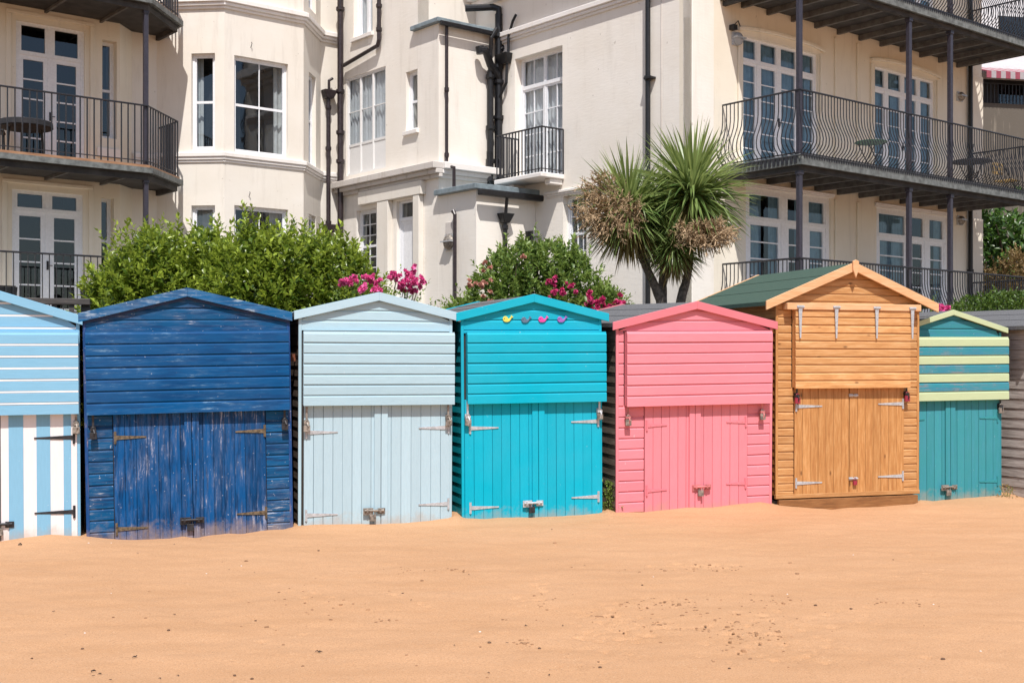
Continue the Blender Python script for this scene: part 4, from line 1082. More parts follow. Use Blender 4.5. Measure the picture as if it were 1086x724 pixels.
# hopper on the gable side with a thin bent pipe
vd = dv(541)
mb = MBd.mb(); mb.hexa([(17.40, vd-.05, 6.72), (17.54, vd-.05, 6.72), (17.54, vd+.2, 6.72), (17.40, vd+.2, 6.72), (17.34, vd-.12, 6.95), (17.545, vd-.12, 6.95), (17.545, vd+.3, 6.95), (17.34, vd+.3, 6.95)])
mb.build('hopper', M['pipe'], MBd.t, bevel=0.01)
pipe(MBd, [(17.44, vd+.1, 6.9), (u3_, 21.86, 6.55)], 0.06, 'pipe', name='pipe_branch')
pipe(MBd, [(17.47, vd, 6.72), (17.47, vd+.02, 6.3), (17.47, vd+.35, 5.9), (17.47, vd+.36, 4.7), (17.44, vd+.2, 4.55), (17.44, vd+.2, 3.9)], 0.033, 'pipe')
pipe(MBd, [(17.47, vd-.05, 6.95), (17.47, vd-.05, 7.3), (17.47, vd-.2, 7.62), (17.47, vd-.32, 7.75)], 0.03, 'pipe', name='vent_pipe')
# annex front pipes
ua = 15.92+An.a(536, 0.1)
mb = MBd.mb(); mb.hexa([(ua-.08, 20.5, 3.0), (ua+.08, 20.5, 3.0), (ua+.08, 20.64, 3.0), (ua-.08, 20.64, 3.0), (ua-.17, 20.44, 3.2), (ua+.17, 20.44, 3.2), (ua+.17, 20.65, 3.2), (ua-.17, 20.65, 3.2)]); mb.build('hopper', M['pipe'], MBd.t, bevel=0.01)
pipe(MBd, [(ua, 20.50, ZA-.1), (ua, 20.55, 3.2)], 0.035, 'pipe'); pipe(MBd, [(ua, 20.57, 3.0), (ua, 20.57, -.6)], 0.05, 'pipe', [(ua, 20.57, 2.9)])
ub_ = 15.92+An.a(561, 0.1)
pipe(MBd, [(ub_-.05, 20.50, 2.86), (ub_, 20.52, 2.6), (ub_+.08, 20.54, 2.4), (ub_+.04, 20.57, 2.1), (ub_+.04, 20.57, 1.2)], [0.09, .08, .075, .06, .06], 'pipe', name='soil_pipe')
pipe(MBd, [(u2_-.45, 21.35, 4.06), (u2_-.2, 21.45, 3.92), (u2_+.05, 21.6, 3.84), (u2_+.05, 21.88, 3.8)], 0.065, 'pipe', name='pipe_branch')

# ---------- left house with canted bay and straight railed balconies
LB_ = Bld('bay_fronted_house', 'cream seafront house on the left with a canted bay window', 'house', 9.0, 27.0)
v_A, v_B = 25.71, 26.16
LA = Fr(LB_, (0.0, v_A), (1, 0)); LBf = Fr(LB_, (0.0, v_B), (1, 0))
aA = LA.a(127); a_left = LA.a(-60)
q = LA.rect(17, 90, 21, 150); l1 = (q[0], q[1], 4.02+.01, q[3])
q = LA.rect(12.8, 88.5, 200.3, 300); l2 = (q[0], q[1], GZ+.1, q[3])
q = LA.rect(108.5, 124, 42, 146); l3 = q
q = LA.rect(107.5, 121, 209, 300); l4 = q
l5 = (l1[0], l1[1], 7.46, 10.2)
wall(LA, a_left, aA, -0.6, TOP, [l1, l2, l3, l4, l5], name='front_wall', m=M['stucco_warm'])
mb = LB_.mb(); mb.prism_z([(aA-.002, v_A+.0), (aA+.001, v_A+.001), (aA+.45, v_B-.0), (aA+.45, v_B+.3), (aA-.002, v_B+.3)], -0.6, TOP-.003); mb.build('splay_wall', M['stucco_warm'], LB_.t)
wall(LBf, aA+.45, 11.24, -0.6, TOP, name='recessed_wall', m=M['stucco'])
for o_ in (l1, l2, l5):
    window(LA, o_, cols=(1, 1), tr=0.20 if o_ is not l2 else 0.13, rows=5 if o_ is not l2 else 4, rec=0.06, mull=0.09, frame=0.07, leafframe=0.09, bar=0.03, name='french_window', handle=True, glass='glassdark')
for o_ in (l3, l4):
    window(LA, o_, rows=2, meet=True, rec=0.20, frame=0.045, leafframe=0.03, name='sash_window', curtain=[(0.0, 0.35)])
for o_ in (l1, l2):
    mb = LA.mb(); bx(mb, o_[1]+.10, o_[1]+.2, 0, .04, o_[2], o_[3]+.12); bx(mb, o_[0]-.2, o_[0]-.1, 0, .04, o_[2], o_[3]+.12); bx(mb, o_[0]-.2, o_[1]+.2, 0.0, .05, o_[3]+.121, o_[3]+.2); mb.build('door_surround', M['stucco_warm'], LB_.t, bevel=.01)
band(LBf, aA+.46, 11.23, 4.35, 4.60, 0.08, 'string_course')
mb = LA.mb(); bx(mb, l1[1]+.25, aA+.02, 0, .06, 4.35, 4.55); mb.build('string_course', M['trim'], LB_.t, bevel=.01)
# canted bay
s2 = math.sqrt(2)
C1w = Fr(LB_, (11.23, 26.16), (1, -1)); C2w = Fr(LB_, (12.32, 25.07), (1, 0)); C3w = Fr(LB_, (14.30, 25.07), (1, 1)); C4w = Fr(LB_, (15.39, 26.16), (1, 0))
Ls = 1.09*s2
def hi(o_): return (o_[0], o_[1], 7.98+.35, 10.3)
c1a = C1w.rect(203, 228, 57, 159); c1b = C1w.rect(203, 228, 218, 330)
c2a = C2w.rect(248.5, 305.5, 58.5, 161); c2b = C2w.rect(248.5, 305.5, 217.5, 330)
c3a = (0.45, 1.10, c2a[2], c2a[3]); c3b = (0.45, 1.10, c2b[2], c2b[3])
wall(C1w, 0, Ls, -0.6, TOP, [c1a, c1b, hi(c1a)], name='bay_wall', m=M['stucco'], th=0.22)
wall(C2w, 0.0, 1.98, -0.6, TOP, [c2a, c2b, hi(c2a)], name='bay_wall', m=M['stucco'], th=0.22)
wall(C3w, 0, Ls, -0.6, TOP, [c3a, c3b, hi(c3a)], name='bay_wall', m=M['stucco'], th=0.22)
wall(C4w, 0, 0.53, -0.6, TOP, name='wall', m=M['stucco'])
for i, (fr, o_) in enumerate(((C1w, c1a), (C1w, c1b), (C1w, hi(c1a)), (C3w, c3a), (C3w, c3b), (C3w, hi(c3a)))):
    window(fr, o_, rows=2, meet=True, rec=0.10, frame=0.05, leafframe=0.035, name='sash_window', depth=1.0, curtain=[(0.0, 0.3)] if i != 1 else [(0.05, 0.95)], cm='curtain')
for i, o_ in enumerate((c2a, c2b, hi(c2a))):
    window(C2w, o_, cols=(1,), rows=2, sub=1, meet=True, rec=0.10, frame=0.05, leafframe=0.035, name='sash_window', depth=1.6, curtain=[(0.84, 1.0), (0.0, 0.10)] if i != 1 else [(0.78, 1.0), (0, 0.1)])
for fr, L in ((C1w, Ls), (C2w, 1.98), (C3w, Ls), (C4w, 0.5)):
    e = 0.036
    band(fr, -e if fr is not C4w else 0.02, L+(e if fr is not C4w else 0), 4.42, 4.64, 0.085, 'bay_sill_band', d0=0.001)
    band(fr, -e if fr is not C4w else 0.02, L+(e if fr is not C4w else 0), 7.80, 8.05, 0.13, 'bay_cornice', d0=0.001)
mb = LB_.mb(); mb.prism_z([(a_left, v_A-.1), (11.2, v_A-.1), (12.3, 24.95), (14.4, 24.95), (15.5, 26.1), (15.9, 26.1), (15.9, 34), (a_left, 34)], TOP, TOP+.25); mb.build('roof', M['felt_grey'], LB_.t)
# little hooks above the bay windows
for (px, py) in ((266, 47), (264, 205)):
    a, z = C2w.a(px), C2w.z(px, py); mb = C2w.mb(); mb.tube([(a, 0, z-.08), (a, .06, z), (a-.03, .09, z+.02)], 0.008, 5); mb.build('hook', M['metaldark'], LB_.t)
# balconies, left
def balcony_left(zt, rail_h, lab, deck=True, uend=10.12):
    k = 1.15
    path = [(a_left, 24.01), (uend, 24.01), (uend+k, 24.01+k), (uend+k, 26.15)]
    poly = [(a_left, 24.0), (uend+.02, 24.0), (uend+k+.02, 24.01+k-.01), (uend+k+.02, 26.155), (a_left, 26.155)]
    def off(e): return [(a_left, 24.0-e), (uend+.02+e*.42, 24.0-e), (uend+k+.02+e, 24.01+k-.01-e*.42), (uend+k+.02+e, 26.155), (a_left, 26.155)]
    mb = LB_.mb(); mb.prism_z(off(0.02), zt-0.06, zt+0.0, 0.5)
    bal = mb.build('balcony', M['deckwood'], LB_.t); bal['label'] = lab
    mb = LB_.mb(); mb.prism_z(off(0.09), zt-0.17, zt-0.0605, 0.4); mb.build('edge_fascia', M['fascia'], bal)
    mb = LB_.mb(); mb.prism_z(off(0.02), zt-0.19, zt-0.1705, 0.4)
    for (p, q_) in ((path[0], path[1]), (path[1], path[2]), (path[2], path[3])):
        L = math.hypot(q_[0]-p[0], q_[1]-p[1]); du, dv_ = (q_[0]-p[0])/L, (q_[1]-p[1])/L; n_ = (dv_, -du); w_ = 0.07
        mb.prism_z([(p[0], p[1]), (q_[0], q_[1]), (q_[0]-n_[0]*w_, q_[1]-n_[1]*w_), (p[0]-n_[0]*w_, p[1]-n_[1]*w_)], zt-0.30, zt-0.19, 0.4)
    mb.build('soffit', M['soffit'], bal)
    mb = LB_.mb(); u = uend-0.35
    while u > a_left: mb.box(u, u+.05, 24.09, 26.1, zt-0.25, zt-0.191, 0.4); u -= 1.15
    mb.build('joist', M['joist'], bal)
    railing(LB_, path, zt+.01, zt+rail_h, 0.135, 0, bal, 'railing', r=0.016)
    return bal
balcony_left(4.0, 1.2, 'first floor balcony with straight black bars and timber edge')
balcony_left(7.43, 1.2, 'upper balcony with straight black bars')
mb = LB_.mb(); mb.box(a_left, 11.2, 24.0, 25.70, -0.6, GZ+.05); mb.build('terrace_base', M['stucco'], LB_.t)
railing(LB_, [(a_left, 24.02), (11.1, 24.02), (11.1, 25.9)], GZ+.06, 2.10, 0.135, 0, LB_.t, 'terrace_railing', r=0.011)
for (z_0, z_1) in ((GZ+.05, 3.7), (4.0, 7.13), (7.43, 10.5)):
    for du in (0, -4.6):
        mb = LB_.mb(); mb.box(10.10-.045+du, 10.10+.045+du, 24.03, 24.12, z_0, z_1, 0.5); mb.box(10.10-.06+du, 10.16+du, 24.02, 24.135, z_1-.06, z_1, 0.5); mb.build('post', M['post'], LB_.t, bevel=.006)
# pipes in the corner between bay and wing
def PL(px, off=.1): return 15.92-.0, VA-Sw.a(px, off)
vc = VA-Sw.a(361, .12)
pipe(MBd, [(15.80, vc, -.6), (15.80, vc, TOP)], 0.075, 'pipebrown', [(15.80, vc, z) for z in (2.6, 4.9, 6.6, 8.6, 5.6)])
uc = C4w.a(348, .1)+15.39
pipe(LB_, [(uc, 26.05, 6.45), (uc, 26.05, -.6)], 0.052, 'pipebrown', [(uc, 26.05, z) for z in (6.2, 5.2, 3.4, 2.9)])
mb = LB_.mb(); mb.hexa([(uc-.10, 25.96, 6.42), (uc+.10, 25.96, 6.42), (uc+.10, 26.14, 6.42), (uc-.10, 26.14, 6.42), (uc-.16, 25.92, 6.62), (uc+.2, 25.92, 6.62), (uc+.2, 26.15, 6.62), (uc-.16, 26.15, 6.62)])
mb.build('hopper', M['pipebrown'], LB_.t, bevel=.01)
mb = LB_.mb(); mb.box(uc-.14, uc+.16, 25.9, 26.14, 3.18, 3.36); mb.build('hopper', M['pipebrown'], LB_.t, bevel=.01)
pipe(LB_, [(uc, 26.02, 6.62), (uc, 26.02, 6.85), (uc+.1, 26.02, 6.92)], 0.035, 'pipebrown', name='pipe_branch')
vp = VA-Sw.a(402, .1); zt_ = Sw.z(402, 50); ze = Sw.z(366, 71)
pipe(MBd, [(15.82, vp, TOP), (15.82, vp, zt_+.12), (15.82, vp+.06, zt_), (15.82, vc-.12, ze)], 0.05, 'pipebrown', [(15.82, vp, zt_+.35), (15.82, vp, zt_+.9)])

# ---------- far building with a striped awning
FBp = ((1063-CX)/F0*40, 40.0)
fb = thing('awning_building', 'grey rendered building with red striped awning behind the right house', 'building', (FBp[0], FBp[1], 1.5), R(12))
k4 = 40/F0
def fz(py): return EYE+(HY-py)*k4-1.5
mb = MB(); mb.box(-3, 9, 0, 6, -1.5, fz(110)); mb.build('wall', M['concrete'], fb)
mb = MB(); mb.box(-3, 9, 0.6, 6, fz(109.9), fz(-120)); mb.build('upper_wall', plain('white_render', (0.7, 0.7, 0.72, 1), 0.8, nvar=0.05), fb)
mb = MB(); mb.box(0.25, 3.2, 0.55, 0.59, fz(108), fz(84)); mb.build('window', M['glassdark'], fb)
mb = MB(); mb.box(-3, 9, 0.595, 0.598, fz(109), fz(80)); mb.build('recess_shade_sheet', M['room'], fb)  # flat dark sheet; the shade of a recess is only its colour
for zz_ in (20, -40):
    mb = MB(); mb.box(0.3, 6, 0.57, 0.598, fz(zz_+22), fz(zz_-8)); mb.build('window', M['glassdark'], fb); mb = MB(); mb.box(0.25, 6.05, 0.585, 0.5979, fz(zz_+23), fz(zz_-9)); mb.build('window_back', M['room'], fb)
mb = MB()
for i in range(60):
    x = -0.9+i*0.17; mb.hexa([(x,-.5,fz(81)),(x+.17,-.5,fz(81)),(x+.17,0.55,fz(69)),(x,0.55,fz(69)),(x,-.5,fz(80)),(x+.17,-.5,fz(80)),(x+.17,0.55,fz(68)),(x,0.55,fz(68))], 0.5, i % 2)
    mb.box(x, x+.17, -.52, -.5, fz(87.5), fz(80), 0.5, i % 2)
mb.build('awning', [plain('awning_red', (0.30, 0.06, 0.09, 1), 0.8, nvar=0.1), plain('awning_white', (0.38, 0.34, 0.35, 1), 0.8, nvar=0.05)], fb)
mb = MB()
for i in range(70): mb.tube([(-1+i*0.13, -.1, fz(110)), (-1+i*0.13, -.1, fz(90))], 0.014, 4, 0.5)
mb.tube([(-1, -.1, fz(90)), (8, -.1, fz(90))], 0.02, 4, 0.5); mb.build('railing', M['iron'], fb)

# ---------- furniture on the balconies
def at_uv(u, v, z): p = uv2w(u, v); return (p[0], p[1], EYE+z)
def bistro(label, u, v, z, top, topm, r=0.33, h=0.74, rz=0.3):
    t = thing('bistro_table', label, 'table', at_uv(u, v, z), rz)
    mb = MB(); mb.lathe((0,0,h-.025), [(r-.01, 0), (r, .005), (r, .02), (r-.01, .025)], 24); mb.build('tabletop', M[topm], t)
    for s in (-1, 1):
        mb = MB(); mb.tube([(-.22, s*.17, 0), (.20, s*.17, h-.03)], .012, 6); mb.tube([(.22, s*.17, 0), (-.20, s*.17, h-.03)], .012, 6); mb.tube([(-.22, s*.17, .02), (-.22, -s*.02, .02)], .01, 6)
        mb.build('leg', M['iron'], t)
    return t
ug = 18.46+F2.a(923, -0.9)
bistro('small round green bistro table on the first floor balcony', ug, 15.1, 3.84, None, 'tablegreen')
ud = 18.46+F2.a(1029, -0.9)
bistro('dark round bistro table at the far end of the right balcony', ud, 15.1, 3.84, None, 'cloth', 0.45)
t = thing('garden_chair', 'light wooden folding chair at the far end of the right balcony', 'chair', at_uv(18.46+F2.a(1068, -.9), 15.1, 3.84), TH)
mb = MB()
for i in range(5): mb.box(-.22, .22, -.2+i*.09, -.13+i*.09, .43, .45)
mb.build('seat', M['teak'], t)
mb = MB()
for i in range(3): mb.box(-.22, .22, .24, .26, .62+i*.1, .69+i*.1)
mb.build('backrest', M['teak'], t)
for s in (-1, 1):
    mb = MB(); mb.tube([(s*.21, -.22, 0), (s*.21, .25, .9)], .014, 6); mb.build('leg', M['iron'], t)
    mb = MB(); mb.tube([(s*.19, .22, 0), (s*.19, -.2, .44)], .014, 6); mb.build('leg', M['iron'], t)
t = thing('balcony_table', 'round table under a black cloth on the left first floor balcony', 'table', at_uv(LA.a(27, .85), v_A-.85, 4.0), 0)
mb = MB(); mb.lathe((0,0,.70), [(.50, -.09), (.52, -.07), (.51, .03), (.48, .045)], 26); mb.build('tablecloth', M['cloth'], t)
for a in range(4):
    mb = MB(); c, s = math.cos(a*math.pi/2+.6)*.34, math.sin(a*math.pi/2+.6)*.34; mb.tube([(c, s, 0), (c*.9, s*.9, .62)], .025, 6); mb.build('leg', M['black'], t)
t = thing('balcony_chair', 'black chair beside the cloth covered table at the left edge', 'chair', at_uv(LA.a(-8, 1.05), v_A-1.05, 4.0), TH+1.2)
mb = MB(); mb.box(-.23, .23, -.22, .22, .42, .46); mb.build('seat', M['black'], t, bevel=.01)
mb = MB(); mb.tube([(-.22, .22, .42), (-.22, .26, .82), (.22, .26, .82), (.22, .22, .42)], .018, 6); mb.tube([(-.2, .25, .66), (.2, .25, .66)], .015, 6); mb.build('backrest', M['black'], t)
for sx in (-1, 1):
    for sy in (-1, 1):
        mb = MB(); mb.tube([(sx*.21, sy*.2, 0), (sx*.2, sy*.19, .42)], .016, 6); mb.build('leg', M['black'], t)
# dark wicker chairs on the right hand terrace behind the railing
t = thing('terrace_chair', 'dark wicker armchair behind the lower railing of the right house', 'chair', at_uv(17.56+Fw.a(948, .7), 15.35, GZ), TH)
mb = MB(); mb.box(-.45, .45, -.35, .35, .2, .42); mb.build('seat', M['cloth'], t, bevel=.03)
mb = MB(); mb.hexa([(-.45,.25,.42),(.45,.25,.42),(.45,.38,.42),(-.45,.38,.42),(-.42,.32,.95),(.42,.32,.95),(.42,.45,.95),(-.42,.45,.95)]); mb.build('backrest', M['cloth'], t, bevel=.03)
for s in (-1, 1):
    mb = MB(); mb.box(s*.45-.05, s*.45+.05, -.35, .3, .42, .64); mb.build('armrest', M['cloth'], t, bevel=.02)
for px in (4, 99):
    u = LA.a(px, 1.2)
    t = thing('planter', 'square black planter on the left terrace by the leftmost french window' if px == 4 else 'square black planter on the left terrace beside the big shrub', 'planter', at_uv(u, v_A-1.2, GZ+.05), TH)
    mb = MB(); mb.hexa([(-.16,-.16,0),(.16,-.16,0),(.16,.16,0),(-.16,.16,0),(-.2,-.2,.55),(.2,-.2,.55),(.2,.2,.55),(-.2,.2,.55)]); mb.build('pot', M['black'], t, bevel=.01)
    mb = MB(); mb.box(-.17,.17,-.17,.17,.551,.57); mb.build('soil', M['soil'], t)

# ------------------------------------------------------------------ wooden fence along the terrace edge
fb0 = rl(0, TB+.12)
FX = (fb0[0], fb0[1])
t = thing('timber_fence', 'low dark weathered timber fence behind the striped hut', 'fence', (FX[0], FX[1], 1.5), AH)
for (z0_, z1_, nm) in ((.76, .83, 'top_rail'), (.12, .18, 'bottom_rail')):
    mb = MB(); mb.box(-9, -4.15, -.045, .045, z0_, z1_); mb.build(nm, M['fencewood'], t, bevel=.006)
mb = MB(); x = -9
while x < -4.2:
    mb.box(x, x+.055, -.02, .02, .182, .758); x += .185
mb.build('baluster_panel', M['fencewood'], t)
for i in range(4):
    x = -9+i*1.6; mb = MB(); mb.box(x-.05, x+.05, .047, .14, 0, .8); mb.build('post', M['fencewood'], t, bevel=.006)

# ------------------------------------------------------------------ vegetation
def leaf_object(name, P_, Dr, Up, L, W, mat, parent=None, fold=0.25, rnd=None):
    """one mesh of folded diamond leaves; arrays of base point, direction, up vector, length, width"""
    n = len(P_); P_ = np.asarray(P_, float); Dr = np.asarray(Dr, float); Up = np.asarray(Up, float); L = np.asarray(L)[:, None]; W = np.asarray(W)[:, None]
    Dr = Dr/np.linalg.norm(Dr, axis=1, keepdims=True)
    S = np.cross(Dr, Up); S = S/np.maximum(np.linalg.norm(S, axis=1, keepdims=True), 1e-6)
    N = np.cross(S, Dr)
    v0 = P_; v3 = P_+Dr*L - N*L*0.12
    mid = P_+Dr*L*0.45+N*L*0.03
    v1 = mid+S*W*0.5+N*W*fold; v2 = mid-S*W*0.5+N*W*fold; v4 = mid
    V = np.stack([v0, v1, v3, v2, v4], 1).reshape(-1, 3)
    b = (np.arange(n)*5)[:, None]
    Fc = np.concatenate([b+np.array([0,1,4]), b+np.array([1,2,4]), b+np.array([2,3,4]), b+np.array([3,0,4])], 1).reshape(-1)
    me = bpy.data.meshes.new(name); me.vertices.add(len(V)); me.vertices.foreach_set('co', V.reshape(-1))
    nf = n*4; me.loops.add(nf*3); me.loops.foreach_set('vertex_index', Fc.astype(np.int32)); me.polygons.add(nf)
    me.polygons.foreach_set('loop_start', np.arange(nf, dtype=np.int32)*3); me.polygons.foreach_set('loop_total', np.full(nf, 3, dtype=np.int32))
    me.update(calc_edges=True); me.validate()
    at = me.attributes.new('rnd', 'FLOAT', 'FACE')
    rv = np.repeat(rnd if rnd is not None else np.random.rand(n), 4)
    at.data.foreach_set('value', rv.astype(np.float32))
    me.materials.append(mat)
    o = bpy.data.objects.new(name, me); COL.objects.link(o)
    if parent: o.parent = parent
    return o

def shrub(label, px0, px1, ytop, Y, name='shrub', mat='leaf', shoots=520, leafL=0.085, inner=5200, depth=0.9, zbase=1.5, seed=1, cat='shrub', bumps=5, group=None, profile=None, slen=(0.18, 0.42), lpn=11):
    rs = np.random.RandomState(seed)
    x0, x1 = (px0-CX)/F0*Y, (px1-CX)/F0*Y; cx_ = (x0+x1)/2; hw = (x1-x0)/2
    ztop = EYE+(HY-ytop)/F0*Y; H = ztop-zbase
    t = thing(name, label, cat, (cx_, Y, zbase), 0, group)
    # a handful of overlapping lobes make the uneven mass
    lobes = []
    for i in range(bumps):
        q = (i+0.5)/bumps*2-1
        hh = (profile[i] if profile else rs.uniform(0.82, 1.0))
        lobes.append((q*hw*0.78, rs.uniform(-.2, .2)*depth, H*hh, hw/bumps*1.55+0.12, depth*rs.uniform(.7, 1)))
    Pp, Dd, LL, WW, RR = [], [], [], [], []
    def surf(lb, rs):
        lx_, ly_, hh, rx, ry = lb
        th_ = rs.uniform(0, 2*math.pi); ph = math.acos(rs.uniform(-0.15, 1))
        n = np.array([math.sin(ph)*math.cos(th_), math.sin(ph)*math.sin(th_), math.cos(ph)])
        rz_ = hh*0.5
        p = np.array([lx_+n[0]*rx, ly_+n[1]*ry, hh-rz_+n[2]*rz_])
        if rs.rand() < 0.35: p[2] = rs.uniform(0.1, hh-rz_)
        return p, n
    for i in range(shoots):
        lb = lobes[rs.randint(len(lobes))]; p, n = surf(lb, rs)
        p = p - n*rs.uniform(0.02, 0.16)
        d = n*0.75+np.array([0, 0, rs.uniform(0.25, 1.1)])+rs.normal(0, .25, 3); d /= np.linalg.norm(d)
        Ls_ = rs.uniform(*slen)*(1.35 if (n[2] > 0.7 and rs.rand() < .25) else 1); m = lpn+rs.randint(-2, 4); a0 = rs.rand()*6.28
        ax = np.cross(d, [0.3, 0.1, 1.0]); ax /= np.linalg.norm(ax); ay = np.cross(d, ax); tone = rs.uniform(0.15, 0.85)
        for k in range(m):
            f = (k+.5)/m; an = a0+k*2.4; o = ax*math.cos(an)+ay*math.sin(an)
            Pp.append(p+d*Ls_*f); Dd.append(o*(1.05-0.6*f)+d*(0.45+0.6*f)+rs.normal(0, .1, 3)); s = leafL*rs.uniform(.75, 1.25)*(1.1-.35*f)
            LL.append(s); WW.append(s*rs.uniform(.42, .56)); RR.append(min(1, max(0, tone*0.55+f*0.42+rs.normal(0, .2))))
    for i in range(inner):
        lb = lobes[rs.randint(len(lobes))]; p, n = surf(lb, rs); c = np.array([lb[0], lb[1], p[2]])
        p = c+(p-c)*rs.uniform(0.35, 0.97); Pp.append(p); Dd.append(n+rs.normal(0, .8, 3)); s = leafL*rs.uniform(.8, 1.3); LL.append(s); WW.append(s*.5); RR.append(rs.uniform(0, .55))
    Pp = np.array(Pp); Up = np.array([[0, 0, 1.0]])+rs.normal(0, .45, (len(Pp), 3))
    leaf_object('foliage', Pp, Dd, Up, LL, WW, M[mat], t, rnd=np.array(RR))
    mb = MB()
    for i in range(max(5, bumps*2)):
        lb = lobes[i % len(lobes)]
        e = (lb[0]+rs.uniform(-.5, .5)*lb[3], lb[1]+rs.uniform(-.4, .4)*lb[4], lb[2]*rs.uniform(.7, .95)); b = (lb[0]*.8, lb[1]*.5, -.02)
        m_ = ((b[0]+e[0])/2+rs.uniform(-.1, .1), (b[1]+e[1])/2, e[2]*.5); mb.tube([b, m_, e], [.028, .02, .008], 6, .5)
    mb.build('stem', M['stem'], t)
    return t, lobes

def flowers(t, pts, mat, r=0.05, name='flower_cluster', seed=0, per=16):
    """pts: list of cluster centres (local) with number of blooms"""
    rs = np.random.RandomState(seed)
    for (cx_, cy_, cz_, n, sp) in pts:
        Pp, Dd, LL, WW = [], [], [], []
        for i in range(n):
            c = np.array([cx_, cy_, cz_])+rs.normal(0, sp, 3)*np.array([1, .6, .8]); q = r*rs.uniform(.7, 1.15); f = rs.normal(0, 1, 3); f[1] -= 1.2; f[2] += .6; f /= np.linalg.norm(f)
            for k in range(per):
                dd = rs.normal(0, 1, 3); dd = dd/np.linalg.norm(dd)+f*.9
                Pp.append(c+rs.normal(0, .12, 3)*q); Dd.append(dd); LL.append(q*rs.uniform(.8, 1.15)); WW.append(q*1.1)
        Up = rs.normal(0, 1, (len(Pp), 3))
        leaf_object(name, Pp, Dd, Up, LL, WW, M[mat], t, fold=0.3)

# the long green shrubbery behind the blue huts, four plants growing into each other
G1 = 'green shrubs in a row behind the blue huts'
shrub('leftmost leafy green shrub, beside the left terrace railing', 104, 180, 249, 18.0, seed=1, bumps=3, profile=[.72, .88, .98], shoots=420, inner=3200, leafL=.118, group=G1)
shrub('bushy green shrub behind the apex of the dark blue hut', 165, 258, 244, 18.6, seed=2, bumps=4, profile=[.93, .86, .97, .9], shoots=500, inner=3600, leafL=.118, group=G1)
shrub('tallest green shrub, in front of the ground floor bay window', 232, 322, 243, 18.1, seed=3, bumps=4, profile=[.84, .98, .93, .9], shoots=500, inner=3600, leafL=.118, group=G1)
shrub('glossy green shrub left of the pink roses', 300, 398, 248, 18.4, seed=4, bumps=4, profile=[.97, .95, .93, .80], shoots=460, inner=3400, leafL=.118, group=G1)
t, lb = shrub('low pink rose bush behind the pale blue hut', 352, 448, 300, 17.4, name='rose_bush', cat='rose bush', mat='leafmid', seed=5, bumps=4, profile=[1, .9, .9, .9], shoots=130, inner=500, leafL=.06, depth=.35, zbase=1.5)
loc = t.location
def lp(px, py, Y): return ((px-CX)/F0*Y-loc[0], Y-loc[1], EYE+(HY-py)/F0*Y-loc[2])
fl = []
for (px, py, n, sp) in ((363, 300, 10, .06), (371, 298, 9, .05), (393, 295, 9, .045), (402, 302, 6, .04), (420, 292, 9, .05), (429, 298, 12, .07), (437, 290, 9, .05), (445, 297, 8, .05), (430, 305, 9, .06), (398, 309, 6, .05), (440, 303, 5, .04), (383, 303, 5, .05)):
    p = lp(px, py, 17.0+random.uniform(-.1, .25)); fl.append((p[0], p[1], p[2], n, sp))
flowers(t, fl, 'rose', 0.050, seed=3)
mb = MB()
for q in fl[::1]: mb.tube([(q[0]*.7, q[1]+.2, q[2]-.6), (q[0], q[1]+.05, q[2]-.02)], .006, 5, .5)
mb.build('flower_stem', M['leafmid'], t)
# rose shrub in the middle
t, lb = shrub('mixed green shrub with red roses behind the turquoise hut', 468, 668, 256, 18.2, name='rose_shrub', cat='rose bush', mat='leafmid', seed=6, bumps=6, profile=[.55, .88, .97, .98, .90, .62], shoots=900, inner=7500, leafL=.10, slen=(.14, .3))
loc = t.location; fl = []
for (px, py, n, sp) in ((586, 298, 4, .06), (601, 303, 4, .06), (594, 309, 3, .045), (625, 318, 8, .06), (647, 322, 12, .09), (636, 326, 10, .06), (657, 327, 10, .06), (585, 310, 4, .04)):
    p = lp(px, py, 17.35); fl.append((p[0], p[1], p[2], n, sp))
flowers(t, fl, 'rosered', 0.05, seed=4)
fl = []
for (px, py, n, sp) in ((513, 286, 3, .05), (516, 300, 5, .045), (503, 300, 4, .05), (557, 273, 2, .03), (520, 312, 3, .05)):
    p = lp(px, py, 17.35); fl.append((p[0], p[1], p[2], n, sp))
flowers(t, fl, 'rosepale', 0.045, seed=5, name='faded_flowers')
# clipped hedge on the right
shrub('clipped low green hedge behind the green and grey huts', 985, 1120, 309, 19.0, name='hedge', cat='hedge', mat='leafhedge', seed=7, bumps=9, shoots=800, inner=5200, leafL=.06, depth=.7, zbase=1.5, slen=(.06, .14), lpn=7, profile=[.78, .86, .93, .97, .98, 1, .98, 1, .98])
t, lb = shrub('single pink rose above the apex of the lime striped hut', 984, 1009, 331, 17.3, name='rose_bush', cat='rose bush', mat='leafmid', seed=8, bumps=2, shoots=40, inner=200, leafL=.05, depth=.2, zbase=1.5)
loc = t.location; p = lp(997, 327, 17.1); p2 = lp(1003, 328, 17.1)
flowers(t, [(p[0], p[1], p[2], 9, .045), (p2[0], p2[1], p2[2], 5, .04)], 'rose', 0.05, seed=9)
